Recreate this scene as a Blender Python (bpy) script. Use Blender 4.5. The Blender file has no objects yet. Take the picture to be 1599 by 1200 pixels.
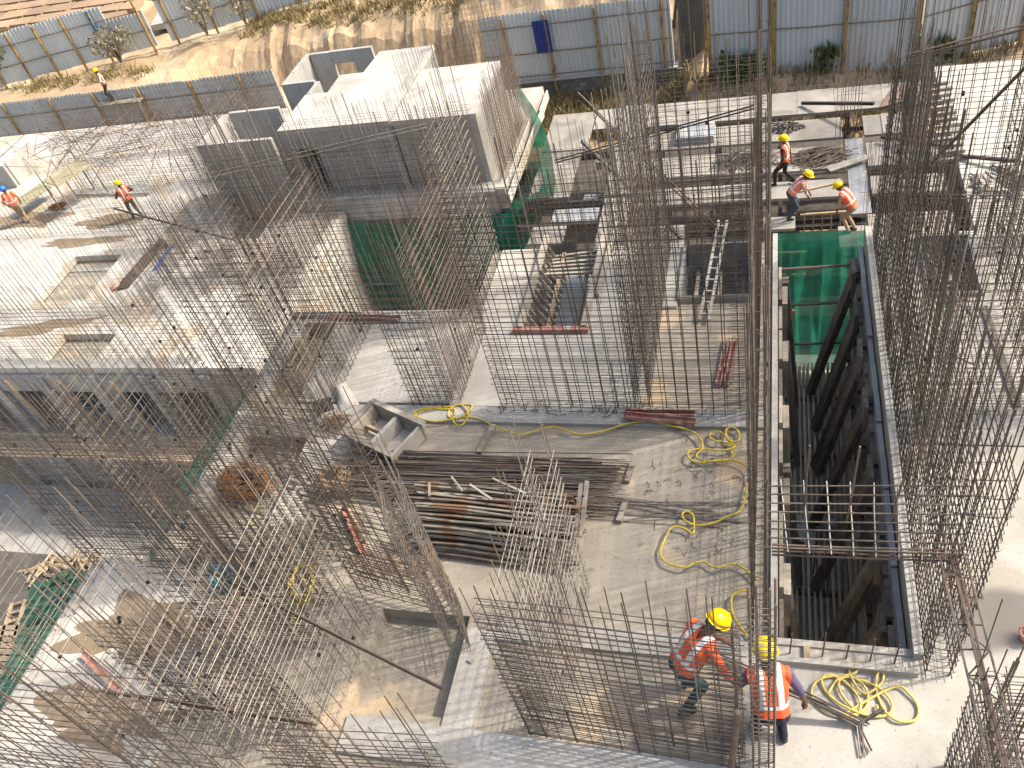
import bpy, bmesh, math, random
from mathutils import Vector, Matrix, Quaternion, noise
random.seed(7)
R = math.radians
sc = bpy.context.scene
col = sc.collection

# ------------------------------------------------------------------ camera
FPX, CX, CY, CAMH = 1333.0, 800.0, 600.0, 9.5
_d = Vector((400, 1350, FPX)).normalized()
_y = Vector((415, -1440, FPX)); _y = (_y - _d * _y.dot(_d)).normalized()
_x = _d.cross(_y)
if _x.x < 0: _x = -_x
AX = (_x, _y, -_d)                     # world axes in camera coords (right, down, forward)
cam_d = bpy.data.cameras.new('camera'); cam = bpy.data.objects.new('camera', cam_d); col.objects.link(cam)
cam_d.sensor_width = 36; cam_d.lens = 36 * FPX / 1599; cam_d.clip_start = .1; cam_d.clip_end = 2000
cam.matrix_world = Matrix(((_x.x, -_x.y, -_x.z, 0), (_y.x, -_y.y, -_y.z, 0), (-_d.x, _d.y, _d.z, CAMH), (0, 0, 0, 1)))
sc.camera = cam
def P(u, v, z=0.0):
    c = Vector((u - CX, v - CY, FPX)); w = Vector([a.dot(c) for a in AX]); t = (z - CAMH) / w.z
    return Vector((w.x * t, w.y * t, z))

# ------------------------------------------------------------------ light
SUN_EL, SUN_AZ = R(47), R(20)          # azimuth from +X towards +Y
wd = bpy.data.worlds.new('World'); sc.world = wd; wd.use_nodes = True
nt = wd.node_tree; bg = nt.nodes['Background']; sky = nt.nodes.new('ShaderNodeTexSky')
sky.sky_type = 'NISHITA'; sky.sun_disc = False; sky.sun_elevation = SUN_EL
sky.sun_rotation = math.pi / 2 - SUN_AZ; sky.air_density = 1.3; sky.dust_density = 6.0
nt.links.new(sky.outputs[0], bg.inputs[0]); bg.inputs[1].default_value = .15
sl = bpy.data.lights.new('sun', 'SUN'); so = bpy.data.objects.new('sun', sl); col.objects.link(so)
sl.energy = 3.3; sl.angle = R(1.4); sl.color = (1, .92, .79)
sv = Vector((math.cos(SUN_EL) * math.cos(SUN_AZ), math.cos(SUN_EL) * math.sin(SUN_AZ), math.sin(SUN_EL)))
so.rotation_euler = (-sv).to_track_quat('-Z', 'Y').to_euler(); so.location = (20, 10, 30)
sc.view_settings.view_transform = 'Standard'; sc.view_settings.look = 'None'
sc.view_settings.exposure = .72; sc.view_settings.gamma = 1

# ------------------------------------------------------------------ materials
def nd(t, typ, **kw):
    n = t.nodes.new(typ)
    for k, v in kw.items():
        if k.startswith('i_'): n.inputs[k[2:].replace('_', ' ')].default_value = v
        else: setattr(n, k, v)
    return n
def c4(c): return (c[0], c[1], c[2], 1)
def mix(t, fac, a, b, blend='MIX'):
    m = t.nodes.new('ShaderNodeMix'); m.data_type = 'RGBA'; m.blend_type = blend
    for sock, v in ((0, fac), (6, a), (7, b)):
        if hasattr(v, 'is_linked') or hasattr(v, 'links'): t.links.new(v, m.inputs[sock])
        elif sock == 0: m.inputs[0].default_value = v
        else: m.inputs[sock].default_value = c4(v)
    return m.outputs[2]
def noi(t, vec, scale, detail=6, rough=.6, lo=.4, hi=.6, dist=0):
    n = nd(t, 'ShaderNodeTexNoise'); n.inputs['Scale'].default_value = scale; n.inputs['Detail'].default_value = detail
    n.inputs['Roughness'].default_value = rough; n.inputs['Distortion'].default_value = dist
    t.links.new(vec, n.inputs['Vector'])
    r = nd(t, 'ShaderNodeMapRange'); r.inputs[1].default_value = lo; r.inputs[2].default_value = hi
    t.links.new(n.outputs[0], r.inputs[0]); return r.outputs[0], n.outputs[0]
def mat(name, a, b=None, scale=3., rough=.8, metal=0., spots=None, spot_scale=1.2, spot_lo=.56, spot_hi=.6, speck=None, bump=.0,
        bump_scale=30., rnd=0., stretch=None, lo=.35, hi=.65, alpha=None, sub=0., local=False, spot_amt=1.):
    m = bpy.data.materials.new(name); m.use_nodes = True; t = m.node_tree; bs = t.nodes['Principled BSDF']
    bs.inputs['Roughness'].default_value = rough; bs.inputs['Metallic'].default_value = metal
    if local: vec = nd(t, 'ShaderNodeTexCoord').outputs['Object']
    else: vec = nd(t, 'ShaderNodeNewGeometry').outputs['Position']
    if stretch:
        mp = nd(t, 'ShaderNodeMapping'); mp.inputs['Scale'].default_value = stretch; t.links.new(vec, mp.inputs[0]); vec = mp.outputs[0]
    c = None
    if b is not None: f, _ = noi(t, vec, scale, lo=lo, hi=hi); c = mix(t, f, a, b)
    if spots is not None:
        f, _ = noi(t, vec, spot_scale, detail=3, rough=.5, lo=spot_lo, hi=spot_hi, dist=.3)
        if spot_amt < 1:
            mm = nd(t, 'ShaderNodeMath', operation='MULTIPLY'); t.links.new(f, mm.inputs[0]); mm.inputs[1].default_value = spot_amt; f = mm.outputs[0]
        c = mix(t, f, c if c else a, spots)
    if speck is not None: f, _ = noi(t, vec, 22, detail=4, lo=.6, hi=.68); c = mix(t, f, c if c else a, speck)
    if rnd:
        oi = nd(t, 'ShaderNodeObjectInfo'); hs = nd(t, 'ShaderNodeHueSaturation')
        mr = nd(t, 'ShaderNodeMapRange'); mr.inputs[3].default_value = 1 - rnd; mr.inputs[4].default_value = 1 + rnd
        t.links.new(oi.outputs['Random'], mr.inputs[0]); t.links.new(mr.outputs[0], hs.inputs['Value'])
        if c: t.links.new(c, hs.inputs['Color'])
        else: hs.inputs['Color'].default_value = c4(a)
        c = hs.outputs[0]
    if c: t.links.new(c, bs.inputs['Base Color'])
    else: bs.inputs['Base Color'].default_value = c4(a)
    if bump:
        n = nd(t, 'ShaderNodeTexNoise'); n.inputs['Scale'].default_value = bump_scale; n.inputs['Detail'].default_value = 8; t.links.new(vec, n.inputs['Vector'])
        bp = nd(t, 'ShaderNodeBump'); bp.inputs['Strength'].default_value = bump; bp.inputs['Distance'].default_value = .02
        t.links.new(n.outputs[0], bp.inputs['Height']); t.links.new(bp.outputs[0], bs.inputs['Normal'])
    if alpha is not None: bs.inputs['Alpha'].default_value = alpha
    return m
M = {}
M['conc_light'] = mat('pale_concrete', (.47, .45, .41), (.33, .315, .285), .9, spots=(.30, .26, .20), spot_scale=.55, spot_lo=.55, spot_hi=.62, speck=(.3, .28, .25), bump=.25, spot_amt=.55)
M['conc_white'] = mat('laitance_concrete', (.56, .535, .485), (.43, .41, .37), 1.3, spots=(.42, .35, .26), spot_scale=.6, spot_lo=.57, spot_hi=.6, speck=(.42, .4, .36), bump=.25, spot_amt=.8)
M['conc_tan'] = mat('tan_concrete', (.345, .31, .255), (.265, .24, .197), 1.6, spots=(.47, .37, .26), spot_scale=.9, spot_lo=.57, spot_hi=.65, speck=(.2, .18, .15), bump=.3)
M['conc_grey'] = mat('grey_concrete', (.42, .41, .385), (.31, .30, .28), 1.2, speck=(.2, .19, .18), bump=.25)
M['conc_room'] = mat('room_concrete', (.50, .475, .43), (.39, .37, .335), .8, spots=(.30, .28, .25), spot_scale=.5, spot_lo=.58, spot_hi=.7, speck=(.3, .29, .27), bump=.2)
M['wet'] = mat('damp_sand', (.27, .205, .135), (.20, .155, .105), 2.5, rough=.75, bump=.4)
M['bar'] = mat('rebar_dark', (.12, .104, .09), (.065, .058, .052), 9, rough=.5, metal=.15, spots=(.15, .105, .075), spot_scale=2.2, spot_lo=.5, spot_hi=.65, rnd=.4)
M['bar_pale'] = mat('rebar_pale', (.26, .235, .205), (.16, .14, .12), 8, rough=.5, metal=.15, rnd=.35)  # paler copy of the dark rebar: sunlit tone put into the colour
M['bar_rust'] = mat('rebar_rust', (.16, .115, .088), (.10, .075, .06), 7, rough=.75, metal=.05, rnd=.35)
M['tube'] = mat('scaffold_tube', (.29, .265, .22), (.19, .17, .14), 6, rough=.55, metal=.1, spots=(.2, .12, .07), spot_scale=2.5, rnd=.35)
M['spacer'] = mat('black_spacer', (.015, .015, .015), rough=.5)
M['panel'] = mat('deck_panel', (.33, .31, .275), (.235, .22, .195), 1.3, spots=(.20, .185, .16), spot_scale=.9, spot_lo=.55, spot_hi=.66, speck=(.16, .15, .13), bump=.2, rnd=.14)
M['alu'] = mat('aluminium_form', (.38, .395, .415), (.26, .275, .29), 2.2, rough=.5, metal=.35, spots=(.42, .40, .37), spot_scale=1.1, bump=.1, rnd=.18)
M['steel_blk'] = mat('black_beam', (.022, .021, .02), (.05, .047, .043), 3, rough=.6, rnd=.3)
M['timber'] = mat('timber', (.44, .34, .22), (.28, .21, .14), 3, rough=.8, stretch=(1, 6, 6), rnd=.25, bump=.2)
M['olive'] = mat('olive_plank', (.33, .30, .19), (.25, .225, .14), 2, rough=.85, rnd=.15)
M['slat'] = mat('pale_slat', (.55, .5, .42), (.42, .38, .3), 3, rough=.85, rnd=.2)  # paler than the other timber: light on the pit floor put into the colour
M['timber_dk'] = mat('weathered_timber', (.22, .19, .16), (.10, .088, .077), 3, rough=.8, stretch=(5, 5, 1), rnd=.3, bump=.3)
M['timber_gr'] = mat('grey_timber', (.36, .33, .28), (.2, .18, .15), 3, rough=.85, rnd=.25, bump=.2)
M['red'] = mat('red_form_channel', (.33, .10, .075), (.42, .27, .22), 5, rough=.6, spots=(.5, .45, .4), spot_scale=6, spot_lo=.58, spot_hi=.64)
M['orange'] = mat('orange_paint', (.62, .22, .13), (.55, .42, .36), 7, rough=.6)
M['sheet'] = mat('fence_sheet', (.60, .645, .65), (.52, .56, .565), .6, rough=.5, metal=.0, spots=(.33, .24, .17), spot_scale=1.4, spot_lo=.66, spot_hi=.74, rnd=.07, stretch=(1, 1, .25))
M['sheet_blue'] = mat('blue_sheet', (.012, .035, .21), (.02, .05, .26), 1, rough=.4)
M['sheet_dark'] = mat('dark_sheet', (.06, .062, .06), (.10, .10, .095), 1, rough=.6)
M['post'] = mat('yellow_post', (.42, .27, .07), (.30, .18, .06), 3, rough=.6, spots=(.2, .1, .05), spot_scale=3)
M['rail'] = mat('rust_rail', (.25, .17, .09), (.15, .1, .06), 3, rough=.7)
M['block'] = mat('block', (.25, .235, .20), (.17, .16, .14), 3, rough=.9, rnd=.3, bump=.4)
M['mortar'] = mat('mortar', (.16, .15, .135), rough=.95)
M['stone'] = mat('paving_stone', (.36, .245, .15), (.29, .205, .135), .8, rough=.9, rnd=.22, bump=.3)
M['rope'] = mat('yellow_hose', (.62, .47, .05), (.5, .38, .05), 6, rough=.5)
M['rope_pale'] = mat('pale_yellow_hose', (.64, .52, .16), (.52, .42, .12), 6, rough=.5)
M['blue'] = mat('blue_plastic', (.03, .10, .42), rough=.35)
M['cyan'] = mat('cyan_plastic', (.02, .27, .55), rough=.35)
M['teal'] = mat('teal_plastic', (.01, .16, .16), (.02, .2, .17), 8, rough=.35)
M['greenp'] = mat('green_plastic', (.02, .17, .06), rough=.5)
M['sack'] = mat('cement_sack', (.46, .45, .42), (.38, .36, .33), 4, rough=.85, bump=.2)
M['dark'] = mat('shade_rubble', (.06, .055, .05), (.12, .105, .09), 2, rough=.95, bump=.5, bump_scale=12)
M['wire'] = mat('tie_wire', (.30, .22, .14), (.2, .13, .08), 8, rough=.6, rnd=.3)
M['wire_rust'] = mat('rusty_wire', (.34, .16, .06), (.22, .1, .04), 9, rough=.8)
M['vest'] = mat('orange_vest', (.85, .13, .035), (.75, .11, .03), 12, rough=.7)
M['vest_pink'] = mat('faded_vest', (.82, .24, .16), (.75, .2, .12), 12, rough=.7)
M['stripe'] = mat('reflective_tape', (.72, .72, .70), rough=.35)
M['helmet_y'] = mat('yellow_helmet', (.85, .58, .0), rough=.3)
M['helmet_b'] = mat('blue_helmet', (.03, .16, .6), rough=.3)
M['skin'] = mat('skin', (.17, .085, .05), rough=.6)
M['hair'] = mat('hair', (.012, .01, .009), rough=.6)
M['glove'] = mat('work_glove', (.45, .36, .17), (.3, .24, .12), 30, rough=.9)
M['shoe'] = mat('shoe', (.03, .026, .022), rough=.6)
for k, c in dict(navy=(.02, .022, .045), teal_t=(.03, .09, .11), brown_t=(.10, .075, .05), black_t=(.018, .018, .018), jeans=(.06, .09, .12),
                 purple_s=(.12, .10, .2), dark_s=(.05, .035, .03), white_s=(.55, .5, .48), maroon_s=(.12, .04, .04), tan_s=(.36, .26, .17), rose_s=(.5, .3, .27)).items():
    M[k] = mat(k + '_cloth', c, tuple(x * .75 for x in c), 14, rough=.9)
M['leaf'] = mat('leaf', (.07, .11, .03), (.12, .15, .05), 3, rough=.6, rnd=.3)
M['leaf_dry'] = mat('dry_leaf', (.34, .30, .20), (.22, .2, .12), 3, rough=.7, rnd=.3)
M['straw'] = mat('dry_grass', (.33, .25, .12), (.22, .19, .08), 1.5, rough=.9)
M['bark'] = mat('bark', (.12, .09, .06), rough=.9)
def soil_mat():
    m = mat('soil', (.42, .31, .19), (.33, .23, .135), .35, rough=.95, spots=(.5, .4, .27), spot_scale=.16, spot_lo=.5, spot_hi=.62, speck=(.22, .16, .09), bump=.8, bump_scale=6)
    t = m.node_tree; bs = t.nodes['Principled BSDF']; src = bs.inputs['Base Color'].links[0].from_socket
    g = nd(t, 'ShaderNodeNewGeometry'); sx = nd(t, 'ShaderNodeSeparateXYZ'); t.links.new(g.outputs['True Normal'], sx.inputs[0])
    mp = nd(t, 'ShaderNodeMapping'); mp.inputs['Scale'].default_value = (2.2, 1, .6); t.links.new(g.outputs['Position'], mp.inputs[0])
    f, _ = noi(t, mp.outputs[0], 2.6, detail=9, lo=.38, hi=.62)
    red = mix(t, f, (.50, .39, .26), (.34, .235, .14))       # the exposed face of the cut is redder earth
    r = nd(t, 'ShaderNodeMapRange'); r.inputs[1].default_value = .93; r.inputs[2].default_value = .6; t.links.new(sx.outputs[2], r.inputs[0])
    t.links.new(mix(t, r.outputs[0], src, red), bs.inputs['Base Color']); return m
M['soil'] = soil_mat()
def net_mat():
    m = bpy.data.materials.new('green_net'); m.use_nodes = True; t = m.node_tree; bs = t.nodes['Principled BSDF']; out = t.nodes['Material Output']
    uv = nd(t, 'ShaderNodeTexCoord').outputs['UV']
    fa, _ = noi(t, uv, 3.0, lo=.3, hi=.7); mr = nd(t, 'ShaderNodeMapRange'); mr.inputs[3].default_value = .72; mr.inputs[4].default_value = .88
    t.links.new(fa, mr.inputs[0])
    pos = nd(t, 'ShaderNodeNewGeometry').outputs['Position']; f, _ = noi(t, pos, 1.5)
    cc = mix(t, f, (.008, .15, .09), (.02, .24, .15)); t.links.new(cc, bs.inputs['Base Color']); bs.inputs['Roughness'].default_value = .6
    tl = nd(t, 'ShaderNodeBsdfTranslucent'); t.links.new(cc, tl.inputs[0])
    m1 = nd(t, 'ShaderNodeMixShader'); m1.inputs[0].default_value = .45; t.links.new(bs.outputs[0], m1.inputs[1]); t.links.new(tl.outputs[0], m1.inputs[2])
    tr = nd(t, 'ShaderNodeBsdfTransparent'); m2 = nd(t, 'ShaderNodeMixShader')
    t.links.new(mr.outputs[0], m2.inputs[0]); t.links.new(tr.outputs[0], m2.inputs[1]); t.links.new(m1.outputs[0], m2.inputs[2])
    t.links.new(m2.outputs[0], out.inputs[0]); return m
M['net'] = net_mat()

# ------------------------------------------------------------------ mesh helpers
class MB:
    def __init__(s): s.v = []; s.f = []; s.uv = None
    def box(s, x0, x1, y0, y1, z0, z1):
        n = len(s.v); s.v += [(x, y, z) for z in (z0, z1) for y in (y0, y1) for x in (x0, x1)]
        s.f += [tuple(n + i for i in q) for q in ((0, 2, 3, 1), (4, 5, 7, 6), (0, 1, 5, 4), (2, 6, 7, 3), (0, 4, 6, 2), (1, 3, 7, 5))]; return s
    def bar(s, a, b, w, h=None, up=Vector((0, 0, 1))):        # square bar between two points
        a = Vector(a); b = Vector(b); h = h or w; d = (b - a).normalized()
        if abs(d.dot(up)) > .97: up = Vector((1, 0, 0))
        x = d.cross(up).normalized() * (w / 2); y = x.cross(d).normalized() * (h / 2); n = len(s.v)
        s.v += [tuple(p + i * x + j * y) for p in (a, b) for i, j in ((-1, -1), (1, -1), (1, 1), (-1, 1))]
        s.f += [tuple(n + i for i in q) for q in ((3, 2, 1, 0), (4, 5, 6, 7), (0, 1, 5, 4), (1, 2, 6, 5), (2, 3, 7, 6), (3, 0, 4, 7))]; return s
    def tube(s, pts, r, k=5, cap=True, closed=False):
        pts = [Vector(p) for p in pts]; m = len(pts); n0 = len(s.v)
        if m < 2: return s
        t0 = (pts[1] - pts[0]).normalized(); up = Vector((0, 0, 1)) if abs(t0.z) < .9 else Vector((1, 0, 0))
        x = t0.cross(up).normalized()
        for i, p in enumerate(pts):
            a = pts[i - 1] if (i or closed) else p; b = pts[(i + 1) % m] if (i < m - 1 or closed) else p
            t = (b - a)
            t = t.normalized() if t.length > 1e-9 else t0
            x = (x - t * x.dot(t)); x = x.normalized() if x.length > 1e-6 else t.orthogonal().normalized()
            y = t.cross(x); rr = r[i] if isinstance(r, (list, tuple)) else r
            for j in range(k):
                an = 2 * math.pi * j / k; s.v.append(tuple(p + x * (math.cos(an) * rr) + y * (math.sin(an) * rr)))
        for i in range(m if closed else m - 1):
            for j in range(k):
                a = n0 + i * k + j; b = n0 + i * k + (j + 1) % k; i2 = (i + 1) % m
                s.f.append((a, b, n0 + i2 * k + (j + 1) % k, n0 + i2 * k + j))
        if cap and not closed:
            s.f.append(tuple(n0 + j for j in range(k))[::-1]); s.f.append(tuple(n0 + (m - 1) * k + j for j in range(k)))
        return s
    def prism(s, poly, z0, z1):
        n = len(s.v); k = len(poly)
        s.v += [(p[0], p[1], z0) for p in poly] + [(p[0], p[1], z1) for p in poly]
        s.f.append(tuple(n + k + i for i in range(k))); s.f.append(tuple(n + i for i in range(k))[::-1])
        for i in range(k): j = (i + 1) % k; s.f.append((n + i, n + j, n + k + j, n + k + i))
        return s
    def cells(s, rects, holes, z0, z1):                        # slab made of rectangles minus rectangles
        xs = sorted({q for r in rects + holes for q in r[:2]}); ys = sorted({q for r in rects + holes for q in r[2:]})
        inn = lambda r, x, y: r[0] < x < r[1] and r[2] < y < r[3]
        on = {}
        for i in range(len(xs) - 1):
            for j in range(len(ys) - 1):
                x = (xs[i] + xs[i + 1]) / 2; y = (ys[j] + ys[j + 1]) / 2
                on[i, j] = any(inn(r, x, y) for r in rects) and not any(inn(r, x, y) for r in holes)
        for (i, j), o in on.items():
            if not o: continue
            x0, x1, y0, y1 = xs[i], xs[i + 1], ys[j], ys[j + 1]
            def q(*p): n = len(s.v); s.v.extend(p); s.f.append((n, n + 1, n + 2, n + 3))
            q((x0, y0, z1), (x1, y0, z1), (x1, y1, z1), (x0, y1, z1)); q((x0, y1, z0), (x1, y1, z0), (x1, y0, z0), (x0, y0, z0))
            if not on.get((i - 1, j)): q((x0, y1, z0), (x0, y0, z0), (x0, y0, z1), (x0, y1, z1))
            if not on.get((i + 1, j)): q((x1, y0, z0), (x1, y1, z0), (x1, y1, z1), (x1, y0, z1))
            if not on.get((i, j - 1)): q((x0, y0, z0), (x1, y0, z0), (x1, y0, z1), (x0, y0, z1))
            if not on.get((i, j + 1)): q((x1, y1, z0), (x0, y1, z0), (x0, y1, z1), (x1, y1, z1))
        return s
    def mesh(s, name, m, smooth=False):
        me = bpy.data.meshes.new(name); me.from_pydata(s.v, [], s.f)
        for mm in (m if isinstance(m, (list, tuple)) else [m]): me.materials.append(M[mm] if isinstance(mm, str) else mm)
        if smooth: me.polygons.foreach_set('use_smooth', [True] * len(me.polygons))
        me.update(); return me
    def obj(s, name, m, parent=None, smooth=False, kind=None): return link(name, s.mesh(name, m, smooth), parent, kind)
def link(name, me, parent=None, kind=None):
    o = bpy.data.objects.new(name, me); col.objects.link(o)
    if parent is not None:
        o.parent = parent; o.matrix_parent_inverse = Matrix.Translation(-parent.location) if not parent.rotation_euler.z else Matrix.Identity(4)
    if kind: o['kind'] = kind
    return o
def tag(o, label=None, cat=None, group=None, kind=None):
    if label: o['label'] = label
    if cat: o['category'] = cat
    if group: o['group'] = group
    if kind: o['kind'] = kind
    return o
def thing(name, label, cat, loc=(0, 0, 0), group=None, rz=0):
    o = bpy.data.objects.new(name, None); col.objects.link(o); o.location = loc; o.rotation_euler.z = rz; o.empty_display_size = .2
    return tag(o, label, cat, group)
def place(o, loc, rot=(0, 0, 0), scale=(1, 1, 1), parent=None):
    # world placement under an unrotated parent
    pl = parent.location if parent else Vector()
    o.matrix_parent_inverse = Matrix.Identity(4)
    o.location = Vector(loc) - pl; o.rotation_euler = rot; o.scale = scale; return o
def smooth_path(pts, n=6, closed=False):
    pts = [Vector(p) for p in pts]; out = []; m = len(pts)
    for i in range(m if closed else m - 1):
        if closed: p0, p1, p2, p3 = pts[i - 1], pts[i], pts[(i + 1) % m], pts[(i + 2) % m]
        else: p0, p1, p2, p3 = pts[max(i - 1, 0)], pts[i], pts[i + 1], pts[min(i + 2, m - 1)]
        for k in range(n):
            t = k / n; out.append(.5 * ((2 * p1) + (p2 - p0) * t + (2 * p0 - 5 * p1 + 4 * p2 - p3) * t * t + (3 * p1 - p0 - 3 * p2 + p3) * t ** 3))
    if not closed: out.append(pts[-1])
    return out
rr = random.uniform

# ------------------------------------------------------------------ terrain
def ramp(v, a, b): return min(1, max(0, (v - a) / (b - a)))
def ground_h(x, y):
    h = -9.3
    if y > 30:
        left = 1 - ramp(x, -29, -24)                       # sandy bank behind the front fence
        h_left = -9.3 + 3.45 * ramp(y, 35.1, 35.5)
        nn = .4 * noise.noise((x * .7, 2, 0)) + .2 * noise.noise((x * 1.9, 5, 0)) + .12 * noise.noise((x * 4.5, 8, 0)); h_mid = -9.3 + 1.0 * ramp(y, 34, 38.6) + 2.8 * (.65 * ramp(y, 38.4 + nn, 39.3 + nn) + .35 * ramp(y, 39.2 + nn, 40.6 + nn))
        hr = ramp(x, -15, -11)
        h_right = -9.3 + 1.3 * ramp(y, 33.4, 34.6) * ramp(x, -4.4, -3.4) + 1.6 * ramp(y, 36.6, 38) + 4.5 * ramp(y, 37.5, 42) * (1 - ramp(x, -6, -3))
        h = left * h_left + (1 - left) * ((1 - hr) * h_mid + hr * h_right)
        if y > 36: h += .25 * noise.noise((x * .5, y * .5, 1)) + .12 * noise.noise((x * 1.7, y * 1.7, 3))
        if 38.4 < y < 40 and x > -26: h += .35 * noise.noise((x * 1.3, y * .7, 9))
    elif x < -8 and y < 24: h = -12.4 + 3.1 * ramp(y, 20, 24) * 1
    if y < 31: h += .1 * noise.noise((x * .8, y * .8, 5))
    return h
def axis(stops):
    out = []
    for a, b, st in stops:
        n = max(1, round((b - a) / st)); out += [a + (b - a) * i / n for i in range(n)]
    return out + [stops[-1][1]]
gx = axis([(-600, -120, 60), (-120, -56, 8), (-56, -30, .5), (-30, -4, .2), (-4, 16, 1), (16, 80, 8), (80, 600, 65)])
gy = axis([(-500, -60, 55), (-60, 0, 8), (0, 30, 1.5), (30, 46, .28), (46, 70, 1.2), (70, 120, 10), (120, 800, 70)])
g = MB(); g.v = [(x, y, ground_h(x, y)) for y in gy for x in gx]
W_ = len(gx); g.f = [(j * W_ + i, j * W_ + i + 1, (j + 1) * W_ + i + 1, (j + 1) * W_ + i) for j in range(len(gy) - 1) for i in range(W_ - 1)]
tag(g.obj('ground', 'soil'), kind='structure')
def tuft_field(name, label, pts, m, h=.5, n=14, spread=.3, w=.03):
    b = MB()
    for p in pts:
        for k in range(n):
            x = p[0] + rr(-spread, spread); y = p[1] + rr(-spread, spread); z = ground_h(x, y) - .02 if len(p) < 3 else p[2]
            a = rr(0, 6.28); hh = h * rr(.5, 1.2); dx = math.cos(a) * w; dy = math.sin(a) * w; lx = rr(-.4, .4) * hh; ly = rr(-.4, .4) * hh; q = len(b.v)
            b.v += [(x - dx, y - dy, z), (x + dx, y + dy, z), (x + lx * .5, y + ly * .5, z + hh * .7), (x + lx, y + ly, z + hh)]; b.f += [(q, q + 1, q + 2), (q, q + 2, q + 3)]
    return tag(b.obj(name, m), label, 'grass', kind='stuff')
tuft_field('dry_grass', 'dry brown grass below the block plinth of the blue-panelled fence', [(rr(-10.5, -3.6), rr(33.0, 36.2)) for _ in range(420)], 'straw', .75, 16, .3, .035)
tuft_field('dry_grass', 'dry olive grass along the top of the earth cut', [(rr(-27, -13), rr(40.2, 42.6)) for _ in range(380)] + [(rr(-40, -31), rr(36.5, 38)) for _ in range(70)], 'straw', .4, 10, .3, .04)
tuft_field('dry_grass', 'dry brown grass at the foot of the tall corrugated fence', [(rr(-3, 9), rr(31.6, 35)) for _ in range(260)], 'straw', .5, 12, .3, .035)
tuft_field('weeds', 'green weeds growing against the tall corrugated fence', [(x + rr(-.4, .4), rr(34.2, 34.8), -8 + rr(0, .9)) for x in (-1.6, 1.9, -.9, 6.2) for _ in range(30)], 'leaf', .4, 10, .25, .05)

# ------------------------------------------------------------------ the floors of the building
OP = dict(pit=(.07, 1.49, 5.1, 12.9), hatch=(-4.2, -3.0, 10.4, 13.1), sq=(-1.55, -.25, 11.15, 12.65), sq2=(2.28, 3.08, 11.1, 12.65))
SUNK = [(-4.95, -3.72, 3.72, 5.06), (-8.45, -7.25, 5.95, 8.0), (-8.42, -7.8, 8.6, 10.75)]
main_r = [(-8.85, 9, 1.2, 11.0), (-5.2, 9, 10.9, 12.78), (-9.87, -8.8, 1.2, 5.46)]
tag(MB().cells(main_r, [OP[k] for k in OP] + SUNK, -.4, -.05).obj('floor_slab', 'conc_tan'), kind='structure')
fl = MB()
for q in SUNK: fl.box(q[0] - .05, q[1] + .05, q[2] - .05, q[3] + .05, -.5, -.3)
tag(fl.obj('sunken_floor', 'conc_tan'), kind='structure')
# raised pale bands and panels, as they were cast
light = [(-5.0, -1.9, 8.7, 12.78), (-1.9, -1.55, 11.0, 12.78), (1.49, 9, 8.7, 12.78), (1.49, 9, 1.2, 8.1), (-.35, 9, 1.2, 5.1), (-8.85, -8.46, 5.5, 11.0), (-7.78, -5.0, 8.75, 10.7), (-7.25, -5.3, 6.9, 8.4),
         (-7.25, -6.75, 5.2, 7.0), (-3.7, -3.3, 3.1, 4.9)]
tag(MB().cells(light, [OP[k] for k in OP] + SUNK, -.048, 0).obj('pale_concrete_topping', 'conc_light'), kind='structure')
tag(MB().cells([(-9.87, -7.2, 1.2, 5.46)], SUNK, -.048, .0).obj('pale_lower_left_topping', 'conc_white'), kind='structure')
band = [(-7.2, -.1, 8.35, 8.68), (-3.3, -.35, 4.75, 5.05), (-4.9, -.35, 3.15, 3.6), (1.49, 9, 8.12, 8.69), (-8.8, -4.9, 10.72, 11.05)]
tag(MB().cells(band, [OP[k] for k in OP] + SUNK, -.047, .012).obj('wall_line_band', 'conc_grey'), kind='structure')
# damp sand patches lying on the slab
def blob(cx, cy, rx, ry, z, seed, rz=0, n=56):
    pts = []
    for i in range(n):
        a = 6.283 * i / n; k = 1 + .75 * noise.noise((math.cos(a) * 1.5 + seed * 3.7, math.sin(a) * 1.5, seed)) + .35 * noise.noise((math.cos(a) * 3.5 + seed, math.sin(a) * 3.5, seed * 2.3)) + .12 * noise.noise((math.cos(a) * 9 + seed, math.sin(a) * 9, seed))
        x, y = rx * k * math.cos(a), ry * k * math.sin(a); pts.append((cx + x * math.cos(rz) - y * math.sin(rz), cy + x * math.sin(rz) + y * math.cos(rz)))
    return MB().prism(pts, z - .01, z + .006)
def sand(u, v, z, rx, ry, sd, label, rz=0):
    p = P(u, v, z); tag(blob(p.x, p.y, rx, ry, z, sd, rz).obj('damp_patch', 'wet'), label, 'damp patch', kind='structure')
sand(215, 980, 0, .95, .42, 1, 'brown damp patch on the pale lower left slab, larger upper one', .1)
sand(160, 1125, 0, .95, .36, 2, 'brown damp patch at the bottom left corner of the pale slab', .05)
sand(60, 512, -6, 1.9, .28, 3, 'tan damp streak on the sunlit lower slab at left edge', .2)
sand(130, 378, -6, 2.2, .26, 4, 'tan damp streak crossing the sunlit lower slab', .05)
sand(170, 345, -6, 1.5, .4, 5, 'tan damp patch beside the walking worker')
sand(45, 345, -6, 2.0, .5, 6, 'tan damp patch at the feet of the blue helmeted worker')

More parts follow.
